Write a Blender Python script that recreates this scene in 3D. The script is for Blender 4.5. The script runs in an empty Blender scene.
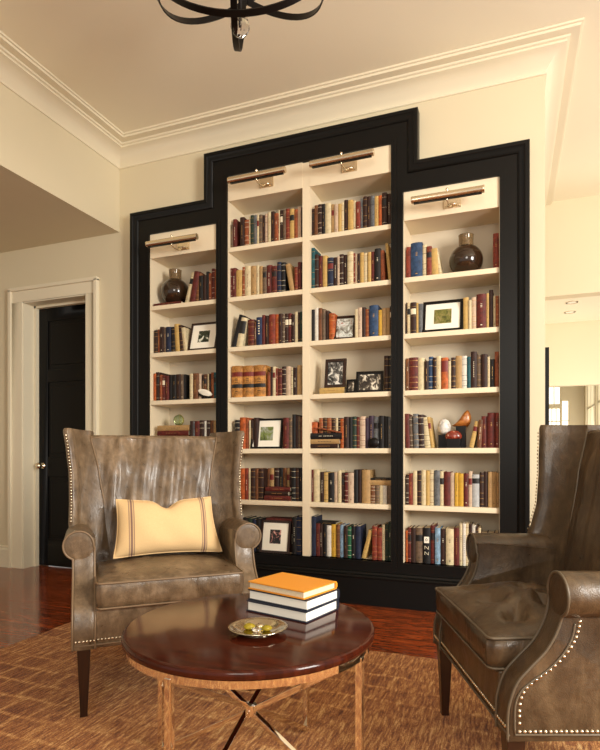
import bpy, bmesh, math, random
from mathutils import Vector, Matrix
random.seed(7)
C = bpy.context.scene.collection
PI = math.pi
sin, cos = math.sin, math.cos

# ------------------------------------------------------------------ materials
def srgb(r, g, b):
    f = lambda v: (v/255/12.92) if v/255 <= .04045 else ((v/255+.055)/1.055)**2.4
    return (f(r), f(g), f(b), 1)

def base_mat(name, col, rough=.5, metal=0., coat=0., spec=.5, trans=0., ior=1.45):
    m = bpy.data.materials.new(name); m.use_nodes = True
    b = m.node_tree.nodes['Principled BSDF']
    b.inputs['Base Color'].default_value = col
    b.inputs['Roughness'].default_value = rough
    b.inputs['Metallic'].default_value = metal
    b.inputs['Coat Weight'].default_value = coat
    b.inputs['Coat Roughness'].default_value = .08
    b.inputs['Specular IOR Level'].default_value = spec
    b.inputs['Transmission Weight'].default_value = trans
    b.inputs['IOR'].default_value = ior
    return m, m.node_tree.nodes, m.node_tree.links, b

def tex_coord(N, L, scale=(1, 1, 1), rot=(0, 0, 0), space='Object'):
    tc = N.new('ShaderNodeTexCoord'); mp = N.new('ShaderNodeMapping')
    mp.inputs['Scale'].default_value = scale; mp.inputs['Rotation'].default_value = rot
    L.new(tc.outputs[space], mp.inputs['Vector'])
    return mp.outputs['Vector']

def noise(N, L, vec, scale, detail=4, rough=.5, dist=0.):
    n = N.new('ShaderNodeTexNoise')
    n.inputs['Scale'].default_value = scale; n.inputs['Detail'].default_value = detail
    n.inputs['Roughness'].default_value = rough; n.inputs['Distortion'].default_value = dist
    L.new(vec, n.inputs['Vector'])
    return n.outputs['Fac']

def ramp(N, L, fac, stops):
    r = N.new('ShaderNodeValToRGB'); e = r.color_ramp.elements
    while len(e) < len(stops): e.new(.5)
    for k, (p, c) in enumerate(stops):
        e[k].position = p; e[k].color = c
    L.new(fac, r.inputs['Fac'])
    return r.outputs['Color']

def mix(N, L, fac, a, b, mode='MIX'):
    m = N.new('ShaderNodeMix'); m.data_type = 'RGBA'; m.blend_type = mode
    if isinstance(fac, (int, float)): m.inputs[0].default_value = fac
    else: L.new(fac, m.inputs[0])
    for i, v in ((6, a), (7, b)):
        if isinstance(v, tuple): m.inputs[i].default_value = v
        else: L.new(v, m.inputs[i])
    return m.outputs[2]

def bump(N, L, b, h, strength=.3, dist=.01):
    n = N.new('ShaderNodeBump'); n.inputs['Strength'].default_value = strength
    n.inputs['Distance'].default_value = dist
    L.new(h, n.inputs['Height']); L.new(n.outputs['Normal'], b.inputs['Normal'])

def g(v): return (v, v, v, 1)

def paint(name, col, rough=.6, amt=.04):
    m, N, L, b = base_mat(name, col, rough, spec=.3)
    v = tex_coord(N, L)
    f = noise(N, L, v, 1.3, 3)
    c2 = tuple(x*(1-amt*2) for x in col[:3])+(1,)
    L.new(mix(N, L, f, col, c2), b.inputs['Base Color'])
    bump(N, L, b, noise(N, L, v, 160, 2), .05, .002)
    return m

WALL = paint('cream_wall_paint', srgb(218, 206, 176), .55)
CEIL = paint('ceiling_paint', srgb(244, 236, 212), .6)
TRIM = paint('cream_trim_paint', srgb(230, 220, 194), .38)
SHELF = paint('bookcase_cream_paint', srgb(236, 220, 190), .4)
SHADEDBACK = paint('bookcase_back_shaded_cream', srgb(214, 200, 176), .5)  # same cream as the shelves, darker: recess shade put into the colour
BLACK, N_, L_, b_ = base_mat('black_satin_paint', srgb(17, 16, 15), .38, spec=.22)
bump(N_, L_, b_, noise(N_, L_, tex_coord(N_, L_), 60, 3), .04, .002)
DOORBLACK, N_, L_, b_ = base_mat('black_door_paint', srgb(14, 13, 13), .38, spec=.2)
bump(N_, L_, b_, noise(N_, L_, tex_coord(N_, L_), 40, 3), .04, .002)

def floor_mat():
    m, N, L, b = base_mat('red_brown_hardwood', srgb(92, 40, 18), .16, coat=.25)
    v = tex_coord(N, L, (1, 1, 1))
    br = N.new('ShaderNodeTexBrick')
    br.inputs['Color1'].default_value = g(.25); br.inputs['Color2'].default_value = g(.75)
    br.inputs['Mortar'].default_value = g(0)
    br.inputs['Scale'].default_value = 1; br.inputs['Brick Width'].default_value = 1.25
    br.inputs['Row Height'].default_value = .083; br.inputs['Mortar Size'].default_value = .0012
    br.inputs['Bias'].default_value = 0; br.offset = .37
    L.new(v, br.inputs['Vector'])
    gv = tex_coord(N, L, (1.4, 15, 1))
    ga = noise(N, L, gv, 2.2, 8, .68, 2.4)
    gb = noise(N, L, tex_coord(N, L, (4, 60, 1)), 4, 5, .6)
    col = ramp(N, L, ga, [(.34, srgb(44, 17, 8)), (.45, srgb(112, 48, 20)), (.56, srgb(176, 80, 34)), (.70, srgb(212, 116, 56))])
    col = mix(N, L, .35, col, ramp(N, L, gb, [(.35, srgb(60, 24, 10)), (.65, srgb(160, 78, 38))]))
    tone = ramp(N, L, br.outputs['Color'], [(0, g(.05)), (.04, g(.68)), (1, g(1.1))])
    col = mix(N, L, 1., col, tone, 'MULTIPLY')
    L.new(col, b.inputs['Base Color'])
    bump(N, L, b, mix(N, L, .3, br.outputs['Color'], ga), .12, .003)
    return m
FLOOR = floor_mat()

def rug_mat():
    m, N, L, b = base_mat('rust_brown_jute_rug', srgb(130, 82, 42), .95, spec=.1)
    b.inputs['Sheen Weight'].default_value = .15
    # light woven grid lines with darker patches between, all broken up by streaks of yarn
    br = N.new('ShaderNodeTexBrick')
    br.inputs['Color1'].default_value = g(.12); br.inputs['Color2'].default_value = g(.52)
    br.inputs['Mortar'].default_value = g(.85)
    br.inputs['Scale'].default_value = 1; br.inputs['Brick Width'].default_value = .16
    br.inputs['Row Height'].default_value = .13; br.inputs['Mortar Size'].default_value = .020
    br.inputs['Mortar Smooth'].default_value = 1.0
    br.offset = .33
    wv = tex_coord(N, L)
    wn = N.new('ShaderNodeTexNoise'); wn.inputs['Scale'].default_value = 9; wn.inputs['Detail'].default_value = 3; L.new(wv, wn.inputs['Vector'])
    add = N.new('ShaderNodeVectorMath'); add.operation = 'MULTIPLY_ADD'
    add.inputs[1].default_value = (.04, .05, 0); L.new(wn.outputs['Color'], add.inputs[0]); L.new(wv, add.inputs[2])
    L.new(add.outputs[0], br.inputs['Vector'])
    st = noise(N, L, tex_coord(N, L, (85, 11, 1)), 1.0, 7, .78, .4)
    st2 = noise(N, L, tex_coord(N, L, (300, 90, 1)), 1.2, 4, .8)
    big = noise(N, L, wv, 1.1, 3)
    f = mix(N, L, ramp(N, L, big, [(.40, g(.0)), (.60, g(.20))]), st, br.outputs['Color'])
    f = mix(N, L, .38, f, st2)
    col = ramp(N, L, f, [(.37, srgb(56, 23, 10)), (.43, srgb(118, 60, 26)), (.49, srgb(168, 100, 46)), (.54, srgb(212, 148, 80)), (.60, srgb(250, 212, 148))])
    L.new(col, b.inputs['Base Color'])
    bump(N, L, b, mix(N, L, .5, st, st2), .9, .012)
    return m
RUG = rug_mat()

def leather_mat(name, dark, mid, light, rough=.38, bstr=.42):
    m, N, L, b = base_mat(name, mid, rough, coat=.12, spec=.55)
    v = tex_coord(N, L)
    a = noise(N, L, tex_coord(N, L, (1.6, 1.6, .45)), 5, 7, .66, .5)
    c = noise(N, L, v, 26, 5, .6, .5)
    f = mix(N, L, .35, a, c)
    col = ramp(N, L, f, [(.33, dark), (.5, mid), (.70, light)])
    L.new(col, b.inputs['Base Color'])
    rr = N.new('ShaderNodeMapRange'); rr.inputs['To Min'].default_value = rough-.10; rr.inputs['To Max'].default_value = rough+.18
    L.new(c, rr.inputs['Value']); L.new(rr.outputs[0], b.inputs['Roughness'])
    vo = N.new('ShaderNodeTexVoronoi'); vo.inputs['Scale'].default_value = 260; L.new(v, vo.inputs['Vector'])
    wr = noise(N, L, tex_coord(N, L, (1, 1, .45)), 7, 4, .55, 1.0)
    bump(N, L, b, mix(N, L, .06, wr, vo.outputs['Distance']), bstr, .02)
    return m
LEA = leather_mat('distressed_taupe_leather', srgb(62, 47, 33), srgb(100, 81, 60), srgb(146, 123, 97), .28)
LEA2 = leather_mat('olive_brown_leather', srgb(46, 33, 21), srgb(74, 57, 39), srgb(104, 84, 60), .30)
PIPE1, *_ = base_mat('leather_welt', srgb(120, 98, 74), .4)
PIPE2, *_ = base_mat('olive_leather_welt', srgb(92, 80, 64), .4)
NAIL, *_ = base_mat('pewter_nailheads', srgb(216, 204, 182), .22, 1)

def wood_mat(name, a, bcol, rough=.2, coat=.6, sc=(2, 18, 2)):
    m, N, L, b = base_mat(name, a, rough, coat=coat)
    v = tex_coord(N, L, sc)
    f = noise(N, L, v, 3, 6, .6, .7)
    L.new(ramp(N, L, f, [(.3, a), (.7, bcol)]), b.inputs['Base Color'])
    return m
TABLEWOOD = wood_mat('dark_mahogany_lacquer', srgb(44, 15, 8), srgb(72, 28, 14), .12, .0)
LEGWOOD = wood_mat('espresso_wood', srgb(34, 18, 12), srgb(52, 28, 18), .3, .2, (18, 18, 2))
TABLEWOOD.node_tree.nodes['Principled BSDF'].inputs['Specular IOR Level'].default_value = .3
CHROME, *_ = base_mat('polished_chrome', srgb(238, 232, 222), .06, 1)
SILVER, *_ = base_mat('silver_plate', srgb(222, 212, 188), .14, 1)
NICKEL, *_ = base_mat('satin_nickel', srgb(232, 216, 188), .27, 1)
IRON, *_ = base_mat('black_iron', srgb(26, 22, 20), .4, .6)
CRYSTAL, *_ = base_mat('clear_crystal', g(.95), .02, trans=1, ior=1.55)
GREENGLASS, *_ = base_mat('green_tinted_glass', srgb(196, 208, 160), .05, trans=.8)
AMBERGLASS, *_ = base_mat('olive_glass', srgb(170, 150, 40), .06, trans=.4)
BROWNGLASS, *_ = base_mat('smoked_brown_glass', srgb(52, 36, 24), .05, trans=.15, coat=.4)
BROWNNECK, *_ = base_mat('smoked_glass_neck', srgb(150, 124, 88), .08, trans=.55)
PAGES, N_, L_, b_ = base_mat('book_pages', srgb(233, 220, 190), .8)
L_.new(mix(N_, L_, noise(N_, L_, tex_coord(N_, L_, (1, 1, 1)), 300, 2), srgb(240, 228, 200), srgb(208, 190, 156)), b_.inputs['Base Color'])
WPAGES, *_ = base_mat('white_book_pages', srgb(246, 242, 232), .7)
GILT, *_ = base_mat('gilt_stamping', srgb(176, 136, 78), .4, .5)
CREAMINK, *_ = base_mat('cream_stamping', srgb(226, 214, 186), .6)
REDLAB, *_ = base_mat('red_leather_label', srgb(112, 34, 26), .5)
BLKLAB, *_ = base_mat('black_leather_label', srgb(28, 26, 26), .5)
MATBOARD, *_ = base_mat('white_mat_board', srgb(244, 238, 222), .7)
FRAMEBLK, *_ = base_mat('black_frame_lacquer', srgb(20, 17, 15), .32, spec=.25)
FRAMEBRN, *_ = base_mat('dark_brown_frame', srgb(46, 28, 20), .35)
WHITESTONE, N_, L_, b_ = base_mat('white_agate', srgb(222, 218, 210), .3)
L_.new(ramp(N_, L_, noise(N_, L_, tex_coord(N_, L_), 30, 4), [(.35, srgb(176, 172, 166)), (.6, srgb(236, 232, 224))]), b_.inputs['Base Color'])
REDSTONE, N_, L_, b_ = base_mat('red_jasper', srgb(120, 34, 20), .2, coat=.5)
L_.new(ramp(N_, L_, noise(N_, L_, tex_coord(N_, L_), 45, 4), [(.4, srgb(96, 22, 14)), (.62, srgb(150, 60, 40)), (.7, srgb(226, 196, 170))]), b_.inputs['Base Color'])
SHELLBR, N_, L_, b_ = base_mat('amber_brown_shell', srgb(160, 92, 34), .3, coat=.3)
L_.new(ramp(N_, L_, noise(N_, L_, tex_coord(N_, L_, (1, 1, 4)), 22, 4), [(.35, srgb(130, 66, 22)), (.65, srgb(186, 118, 52))]), b_.inputs['Base Color'])
ORANGECOVER, *_ = base_mat('orange_dust_jacket', srgb(226, 148, 44), .4)
NAVYCOVER, *_ = base_mat('dark_navy_cover', srgb(34, 38, 52), .45)

def picture_mat(name, stops, scale, seed):
    m, N, L, b = base_mat(name, g(.3), .35)
    v = tex_coord(N, L); mp = v.node; mp.inputs['Location'].default_value = (seed, seed*.7, seed*1.3)
    L.new(ramp(N, L, noise(N, L, v, scale, 6, .65, .8), stops), b.inputs['Base Color'])
    return m

# spine cloths
CODES = {
 'k': ('black', (28, 26, 27)), 'n': ('dark brown', (54, 32, 25)), 'm': ('maroon', (98, 38, 32)),
 'r': ('brick red', (132, 56, 40)), 'u': ('rust', (150, 80, 46)), 'b': ('brown', (116, 72, 42)),
 't': ('tan', (190, 152, 100)), 'g': ('golden tan', (214, 176, 104)), 'c': ('cream', (232, 214, 172)),
 'w': ('white', (240, 234, 220)), 'y': ('mustard yellow', (220, 172, 58)), 'o': ('burnt orange', (180, 88, 38)),
 's': ('slate grey', (104, 106, 108)), 'd': ('navy', (34, 42, 66)), 'B': ('blue', (48, 72, 106)),
 'l': ('light blue', (132, 164, 190)), 'G': ('green', (36, 98, 66)), 'e': ('dark green', (42, 58, 46)),
 'x': ('taupe', (112, 92, 74)), 'L': ('silver', (196, 198, 198)), 'v': ('plum', (62, 46, 62)),
 'p': ('pinkish cream', (220, 192, 164)), 'T': ('teal', (30, 84, 92)),
 'W': ('tan law', (190, 132, 66)), 'D': ('navy', (34, 48, 82)), 'C': ('cream and black', (236, 220, 180)),
 'O': ('burnt orange', (186, 96, 44)), 'K': ('black', (26, 25, 27)),
}
CLOTH = {}
for k, (nm, c) in CODES.items():
    c = tuple(x*.88 for x in c)  # every cloth darkened: the shade inside the shelves is put into the colours
    m, N, L, b = base_mat('cloth_'+nm.replace(' ', '_')+('_'+k if k in 'DCOKW' else ''), srgb(*c), .55, spec=.35)
    v = tex_coord(N, L)
    f = noise(N, L, v, 40, 4, .6)
    lo_ = .92 if k in 'cwgptyCL' else .80
    d = tuple(min(255, x*lo_) for x in c); l_ = tuple(min(255, x*(2.02-lo_ if lo_ < .9 else 1.06)) for x in c)
    L.new(ramp(N, L, f, [(.35, srgb(*d)), (.65, srgb(*l_))]), b.inputs['Base Color'])
    CLOTH[k] = m

# ------------------------------------------------------------------ mesh building
class MB:
    def __init__(self): self.bm = bmesh.new(); self.mi = 0
    def _face(self, vs):
        try:
            f = self.bm.faces.new(vs); f.material_index = self.mi; return f
        except ValueError: return None
    def box(self, x0, x1, y0, y1, z0, z1):
        v = [self.bm.verts.new(p) for p in ((x0,y0,z0),(x1,y0,z0),(x1,y1,z0),(x0,y1,z0),(x0,y0,z1),(x1,y0,z1),(x1,y1,z1),(x0,y1,z1))]
        for q in ((0,3,2,1),(4,5,6,7),(0,1,5,4),(1,2,6,5),(2,3,7,6),(3,0,4,7)): self._face([v[i] for i in q])
        return self
    def loft(self, loops, close=True, cap=True):
        R = [[self.bm.verts.new(p) for p in lp] for lp in loops]
        n = len(R[0])
        for a, b in zip(R, R[1:]):
            for i in range(n if close else n-1):
                j = (i+1) % n
                self._face([a[i], a[j], b[j], b[i]])
        if cap and close:
            self._face(list(reversed(R[0]))); self._face(R[-1])
        return self
    def lathe(self, prof, n=32, c=(0,0,0), sx=1, sy=1, cap=True):
        loops = [[(c[0]+r*sx*cos(2*PI*k/n), c[1]+r*sy*sin(2*PI*k/n), c[2]+z) for k in range(n)] for r, z in prof]
        return self.loft(loops, cap=cap)
    def tube(self, path, r, n=8, closed=False, rz=None, square=False):
        P = [Vector(p) for p in path]; m = len(P)
        up = Vector((0, 0, 1)); loops = []
        prev = None
        for i in range(m):
            if closed: t = P[(i+1) % m]-P[i-1]
            else: t = P[min(i+1, m-1)]-P[max(i-1, 0)]
            t.normalize()
            if prev is None:
                a = up.cross(t)
                if a.length < .1: a = Vector((1, 0, 0)).cross(t)
            else: a = prev-t*prev.dot(t)
            a.normalize(); prev = a; b = t.cross(a)
            rr = r[i] if isinstance(r, (list, tuple)) else r
            k0 = PI/4 if square else 0
            nn = 4 if square else n
            q = rr*1.414 if square else rr
            loops.append([P[i]+a*q*cos(2*PI*k/nn+k0)+b*q*sin(2*PI*k/nn+k0) for k in range(nn)])
        if closed: loops.append(loops[0]); 
        self.loft(loops, cap=not closed)
        return self
    def strap(self, c, R, u, v, nrm, w, t, n=64):
        loops = []
        for k in range(n+1):
            a = 2*PI*k/n; d = u*cos(a)+v*sin(a)
            loops.append([c+d*(R+dt)+nrm*dw for dt, dw in ((-t, -w), (t, -w), (t, w), (-t, w))])
        return self.loft(loops, cap=False)
    def dome(self, p, nrm, r):
        nrm = Vector(nrm).normalized(); a = nrm.orthogonal().normalized(); b = nrm.cross(a); p = Vector(p)
        l0 = [p+(a*cos(k*PI/3)+b*sin(k*PI/3))*r for k in range(6)]
        l1 = [p+nrm*r*.55+(a*cos(k*PI/3)+b*sin(k*PI/3))*r*.65 for k in range(6)]
        R0 = [self.bm.verts.new(q) for q in l0]; R1 = [self.bm.verts.new(q) for q in l1]; top = self.bm.verts.new(p+nrm*r*.8)
        for i in range(6):
            j = (i+1) % 6
            self._face([R0[i], R0[j], R1[j], R1[i]]); self._face([R1[i], R1[j], top])
        return self
    def prism_x(self, x0, x1, yz):
        return self.loft([[(x0, y, z) for y, z in yz], [(x1, y, z) for y, z in yz]])
    def build(self, name, mats, parent=None, smooth=False, bevel=0, sub=0, seg=2, weld=1e-5):
        bmesh.ops.remove_doubles(self.bm, verts=self.bm.verts, dist=weld)
        bmesh.ops.recalc_face_normals(self.bm, faces=self.bm.faces)
        me = bpy.data.meshes.new(name); self.bm.to_mesh(me); self.bm.free()
        for m in (mats if isinstance(mats, (list, tuple)) else [mats]): me.materials.append(m)
        o = bpy.data.objects.new(name, me); C.objects.link(o)
        if parent: o.parent = parent
        if smooth:
            for p in me.polygons: p.use_smooth = True
            if smooth == 'auto':
                me.set_sharp_from_angle(angle=math.radians(40))
        if bevel:
            md = o.modifiers.new('bevel', 'BEVEL'); md.width = bevel; md.segments = seg; md.limit_method = 'ANGLE'; md.angle_limit = math.radians(35)
            for p in me.polygons: p.use_smooth = True
            wn = o.modifiers.new('wn', 'WEIGHTED_NORMAL'); wn.keep_sharp = True
        if sub:
            md = o.modifiers.new('sub', 'SUBSURF'); md.levels = md.render_levels = sub
        return o

def tag(o, label=None, cat=None, group=None, kind=None):
    if label: o['label'] = label
    if cat: o['category'] = cat
    if group: o['group'] = group
    if kind: o['kind'] = kind
    return o
def empty(name, loc, rz=0, label=None, cat=None, group=None):
    o = bpy.data.objects.new(name, None); C.objects.link(o); o.empty_display_size = .1
    o.location = loc; o.rotation_euler = (0, 0, rz)
    return tag(o, label, cat, group)
def struct(o): o['kind'] = 'structure'; return o
def lerp(a, b, t): return a+(b-a)*t
def interp(pts, t):
    if t <= pts[0][0]: return pts[0][1]
    for (a, va), (b, vb) in zip(pts, pts[1:]):
        if t <= b:
            k = (t-a)/(b-a); return lerp(va, vb, k*k*(3-2*k)*.5+k*.5)
    return pts[-1][1]
def catmull(P, n=8):
    P = [Vector(p) for p in P]; out = []
    for i in range(len(P)-1):
        p0 = P[max(i-1, 0)]; p1 = P[i]; p2 = P[i+1]; p3 = P[min(i+2, len(P)-1)]
        for k in range(n):
            t = k/n
            out.append(.5*((2*p1)+(p2-p0)*t+(2*p0-5*p1+4*p2-p3)*t*t+(3*p1-p0-3*p2+p3)*t**3))
    out.append(P[-1]); return out

# ------------------------------------------------------------------ the setting
ZC = 3.625; YW = 3.85; XS = -3.1; XE = .206
struct(MB().box(-6.2, 3.6, -3, 10.2, -.08, 0).build('floor', FLOOR))
struct(MB().box(XS, 3.6, -3, 6.2, ZC, ZC+.1).build('ceiling', CEIL))
# soffit on the left (dropped ceiling)
struct(MB().box(-6.2, XS, -3, YW, 2.93, ZC+.1).build('ceiling_soffit', WALL))
w = MB()
w.box(-6.2, -4.18, YW, YW+.3, 0, 2.95)
w.box(-4.18, -3.435, YW, YW+.3, 2.45, 2.95)
w.box(-3.435, -2.86, YW, YW+.3, 0, 2.95)
w.box(-6.2, -2.86, YW, YW+.3, 2.95, ZC+.1)
w.box(-2.86, .04, YW+.25, YW+.3, 0, ZC+.1)
w.box(-2.86, -2.15, YW, YW+.25, 2.92, ZC+.1)
w.box(-.67, .04, YW, YW+.25, 2.92, ZC+.1)
w.box(-2.15, -.67, YW, YW+.25, 3.27, ZC+.1)
w.box(.04, XE, YW, YW+.3, 0, ZC+.1)
struct(w.build('wall_back', WALL))
struct(MB().box(-6.3, -6.2, -3, YW+.3, 0, ZC+.1).build('wall_left', WALL))

# crown: sweep of a profile (projection p, height z) along the back wall with mitred corners
prof = [(0, 3.462), (.010, 3.464), (.012, 3.474), (.004, 3.480), (.012, 3.495), (.030, 3.520), (.058, 3.545), (.092, 3.561), (.118, 3.567),
        (.118, 3.580), (.132, 3.584), (.134, 3.596), (.186, 3.598), (.188, 3.612), (.200, 3.614), (.202, ZC), (0, ZC)]
cr = MB()
def cr_loop(f): return [f(p, z) for p, z in prof]
cr.loft([cr_loop(lambda p, z: (XS+p, -3, z)), cr_loop(lambda p, z: (XS+p, YW-p, z)),
         cr_loop(lambda p, z: (XE+p, YW-p, z)), cr_loop(lambda p, z: (XE+p, 6.2, z))])
struct(cr.build('trim_1', TRIM, smooth='auto'))

# baseboard left of the door, and between door casing and bookcase
def baseboard(name, x0, x1):
    m = MB(); yz = [(YW, 0), (YW-.022, 0), (YW-.022, .16), (YW-.014, .175), (YW-.016, .19), (YW, .2)]
    m.prism_x(x0, x1, yz)
    return struct(m.build(name, TRIM))
baseboard('baseboard_left', -6.2, -4.316); baseboard('baseboard_back', -3.32, -2.94); baseboard('baseboard_right', .115, XE)

# door casing
cs = MB()
for (x0, x1, z0, z1) in ((-4.31, -4.17, 0, 2.44), (-3.445, -3.325, 0, 2.44), (-4.31, -3.325, 2.44, 2.555)):
    cs.box(x0, x1, YW-.022, YW, z0, z1)
for (x0, x1, z0, z1) in ((-4.325, -4.292, 0, 2.555), (-3.343, -3.31, 0, 2.555), (-4.325, -3.31, 2.54, 2.572)):
    cs.box(x0, x1, YW-.042, YW, z0, z1)
struct(cs.build('trim_2', TRIM, bevel=.003))
jb = MB()
for (x0, x1, z0, z1) in ((-4.2, -4.165, 0, 2.45), (-3.45, -3.43, 0, 2.45), (-4.2, -3.43, 2.43, 2.47)):
    jb.box(x0, x1, YW-.01, YW+.19, z0, z1)
jb.box(-4.165, -4.145, YW+.11, YW+.15, 0, 2.43); jb.box(-3.47, -3.45, YW+.11, YW+.15, 0, 2.43); jb.box(-4.165, -3.45, YW+.11, YW+.15, 2.41, 2.43)
struct(jb.build('trim_3', TRIM))
# door leaf with recessed panels
d = MB(); x0, x1, y0, y1 = -4.163, -3.452, YW+.152, YW+.192
d.box(x0, x1, y0+.012, y1, .008, 2.428)
d.box(x0, x0+.12, y0, y1, .008, 2.428); d.box(x1-.12, x1, y0, y1, .008, 2.428)
for z0, z1 in ((.008, .26), (.84, 1.02), (1.72, 1.84), (2.29, 2.428)): d.box(x0+.12, x1-.12, y0, y1, z0, z1)
for z0, z1 in ((.26, .84), (1.02, 1.72), (1.84, 2.29)): d.box(x0+.16, x1-.16, y0+.004, y1, z0+.04, z1-.04)
door = struct(d.build('door_1', DOORBLACK, bevel=.004))
k = MB(); kx, kz = -4.10, .940
prf = [(.0, 0), (.030, 0), (.030, .006), (.012, .012), (.011, .035), (.026, .045), (.031, .058), (.026, .072), (.0, .078)]
k.loft([[(kx+r*cos(2*PI*i/20), y0-h, kz+r*sin(2*PI*i/20)) for i in range(20)] for r, h in prf], cap=False)
k.build('door_knob', NICKEL, door, smooth=True)['label'] = 'polished nickel door knob'

# space beyond the opening on the right
struct(MB().box(-.6, 3.6, 6.2, 6.35, 2.66, ZC+.1).build('wall_far_header', WALL))
struct(MB().box(-.6, 3.6, 6.35, 10.2, 2.66, 2.78).build('ceiling_far', CEIL))
struct(MB().box(-.6, 3.6, 7.5, 7.62, 1.89, 2.66).build('wall_middle_header', WALL))
struct(MB().box(-.6, .26, 6.0, 7.5, 0, 2.66).build('wall_pier', WALL))
struct(MB().box(-.7, -.6, YW+.3, 10.2, 0, ZC+.1).build('wall_passage', WALL))
struct(MB().box(.27, .352, 5.9, 5.95, 0, 2.09).build('door_2', DOORBLACK))
wf = MB(); wy0, wy1 = 9.9, 10.05
wf.box(-.6, .575, wy0, wy1, 0, 2.66); wf.box(.76, .782, wy0, wy1, 0, 2.66); wf.box(.885, 3.6, wy0, wy1, 0, 2.66)
wf.box(.575, .76, wy0, wy1, 2.15, 2.66); wf.box(.575, .76, wy0, wy1, 0, .5); wf.box(.575, .76, wy0, wy1, 1.80, 1.86)
wf.box(.782, .885, wy0, wy1, 1.92, 2.66); wf.box(.782, .885, wy0, wy1, 0, .6)
struct(wf.build('wall_far', WALL))
def sash(name, x0, x1, z0, z1, y, nx, nz, t=.008):
    m = MB()
    for i in range(nx+1):
        x = lerp(x0, x1, i/nx); m.box(x-t, x+t, y-.015, y+.015, z0, z1)
    for i in range(nz+1):
        z = lerp(z0, z1, i/nz); m.box(x0, x1, y-.014, y+.014, z-t, z+t)
    return struct(m.build(name, TRIM))
sash('window_1', .575, .76, 1.86, 2.15, 9.97, 2, 1); sash('window_2', .575, .76, .5, 1.80, 9.97, 3, 6); sash('sun_patch_sash', .782, .885, .6, 1.92, 9.97, 1, 4)  # narrow right-hand sash and its pane added in place of a sunlit patch
# window wall seen at a slant on the right of the far room
wx = 1.10
wr = MB(); wr.box(wx, wx+.12, 7.62, 9.9, 2.15, 2.66); wr.box(wx, wx+.12, 7.62, 9.9, 0, .6); wr.box(wx, wx+.12, 9.7, 9.9, 0, 2.66)
wr.box(wx, wx+.12, 7.62, 7.7, .6, 2.15); wr.box(wx, wx+.12, 8.60, 8.72, .6, 2.15)
struct(wr.build('wall_window_side', WALL))
m = MB()
for (ya, yb) in ((7.7, 8.60), (8.72, 9.7)):
    for i in range(4): y = lerp(ya, yb, i/3); m.box(wx+.03, wx+.07, y-.014, y+.014, .6, 2.15)
    for i in range(5): z = lerp(.6, 2.15, i/4); m.box(wx+.03, wx+.07, ya, yb, z-.014, z+.014)
struct(m.build('window_4', TRIM))
PANE, N_, L_, b_ = base_mat('glowing_window_glass', srgb(250, 246, 236), .1)
b_.inputs['Emission Color'].default_value = srgb(255, 248, 232); b_.inputs['Emission Strength'].default_value = 1.5  # the glass itself glows, standing in for bright daylight outside
for nm, bx in (('window_5', (.575, .76, 9.985, 9.99, 1.86, 2.15)), ('window_6', (.575, .76, 9.985, 9.99, .5, 1.80)), ('sun_patch_pane', (.782, .885, 9.985, 9.99, .6, 1.92)),
               ('window_8', (wx+.075, wx+.08, 7.7, 8.60, .6, 2.15)), ('window_9', (wx+.075, wx+.08, 8.72, 9.7, .6, 2.15))):
    struct(MB().box(*bx).build(nm, PANE))
# recessed downlights in the lower ceiling beyond
for (x, y) in ((.61, 6.52), (.63, 6.96)):
    r_ = empty('recessed_light', (x, y, 2.66), 0, 'small recessed downlight in the far ceiling, %s of the pair' % ('nearer' if y < 6.7 else 'farther'), 'ceiling light', 'recessed downlights beyond the opening')
    MB().lathe([(.06, -.004), (.06, 0), (.05, 0), (.05, -.004)], 24, cap=False).build('trim_ring', NICKEL, r_, smooth='auto')
    MB().lathe([(.049, -.002), (.049, -.0005)], 24).build('lens', MATBOARD, r_)

# ------------------------------------------------------------------ built-in bookcase
BX = -1.41
def mx(x): return 2*BX-x
bc = empty('built_in_bookcase', (0, 0, 0), 0, 'tall stepped cream bookcase set into wall within black painted surround', 'bookcase')
f = MB(); ya, yb = 3.792, 3.85
rects = [(-2.93, -2.756, 0, 3.03), (-2.756, -2.232, 2.84, 3.03), (-2.232, -2.134, 2.84, 3.387), (-2.134, -2.04, .305, 3.387)]  # left half; the right half mirrors it
for (a, b, c, d_) in rects:
    f.box(a, b, ya, yb, c, d_); f.box(-.768 if b == -2.04 else mx(b), mx(a), ya, yb, c, d_)
f.box(-2.04, -.768, ya, yb, 3.185, 3.387)
f.box(-2.756, mx(-2.756), ya, yb, 0, .305)
f.build('surround', BLACK, bc)
# outline moulding, swept with mitres
out = [(-2.93, 0), (-2.93, 3.03), (-2.232, 3.03), (-2.232, 3.387), (mx(-2.232), 3.387), (mx(-2.232), 3.03), (mx(-2.93), 3.03), (mx(-2.93), 0)]
inn = lambda o: [(-2.93+o, 0), (-2.93+o, 3.03-o), (-2.232+o, 3.03-o), (-2.232+o, 3.387-o), (mx(-2.232+o), 3.387-o), (mx(-2.232+o), 3.03-o), (mx(-2.93+o), 3.03-o), (mx(-2.93+o), 0)]
pr = [(-.004, 3.85), (-.004, 3.772), (.002, 3.766), (.022, 3.766), (.028, 3.772), (.050, 3.776), (.062, 3.782), (.068, 3.792), (.068, 3.80)]
paths = [(inn(o), y) for o, y in pr]
mo = MB(); mo.loft([[(p[i][0], y, p[i][1]) for p, y in paths] for i in range(8)])
mo.build('outer_moulding', BLACK, bc, smooth='auto')
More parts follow.
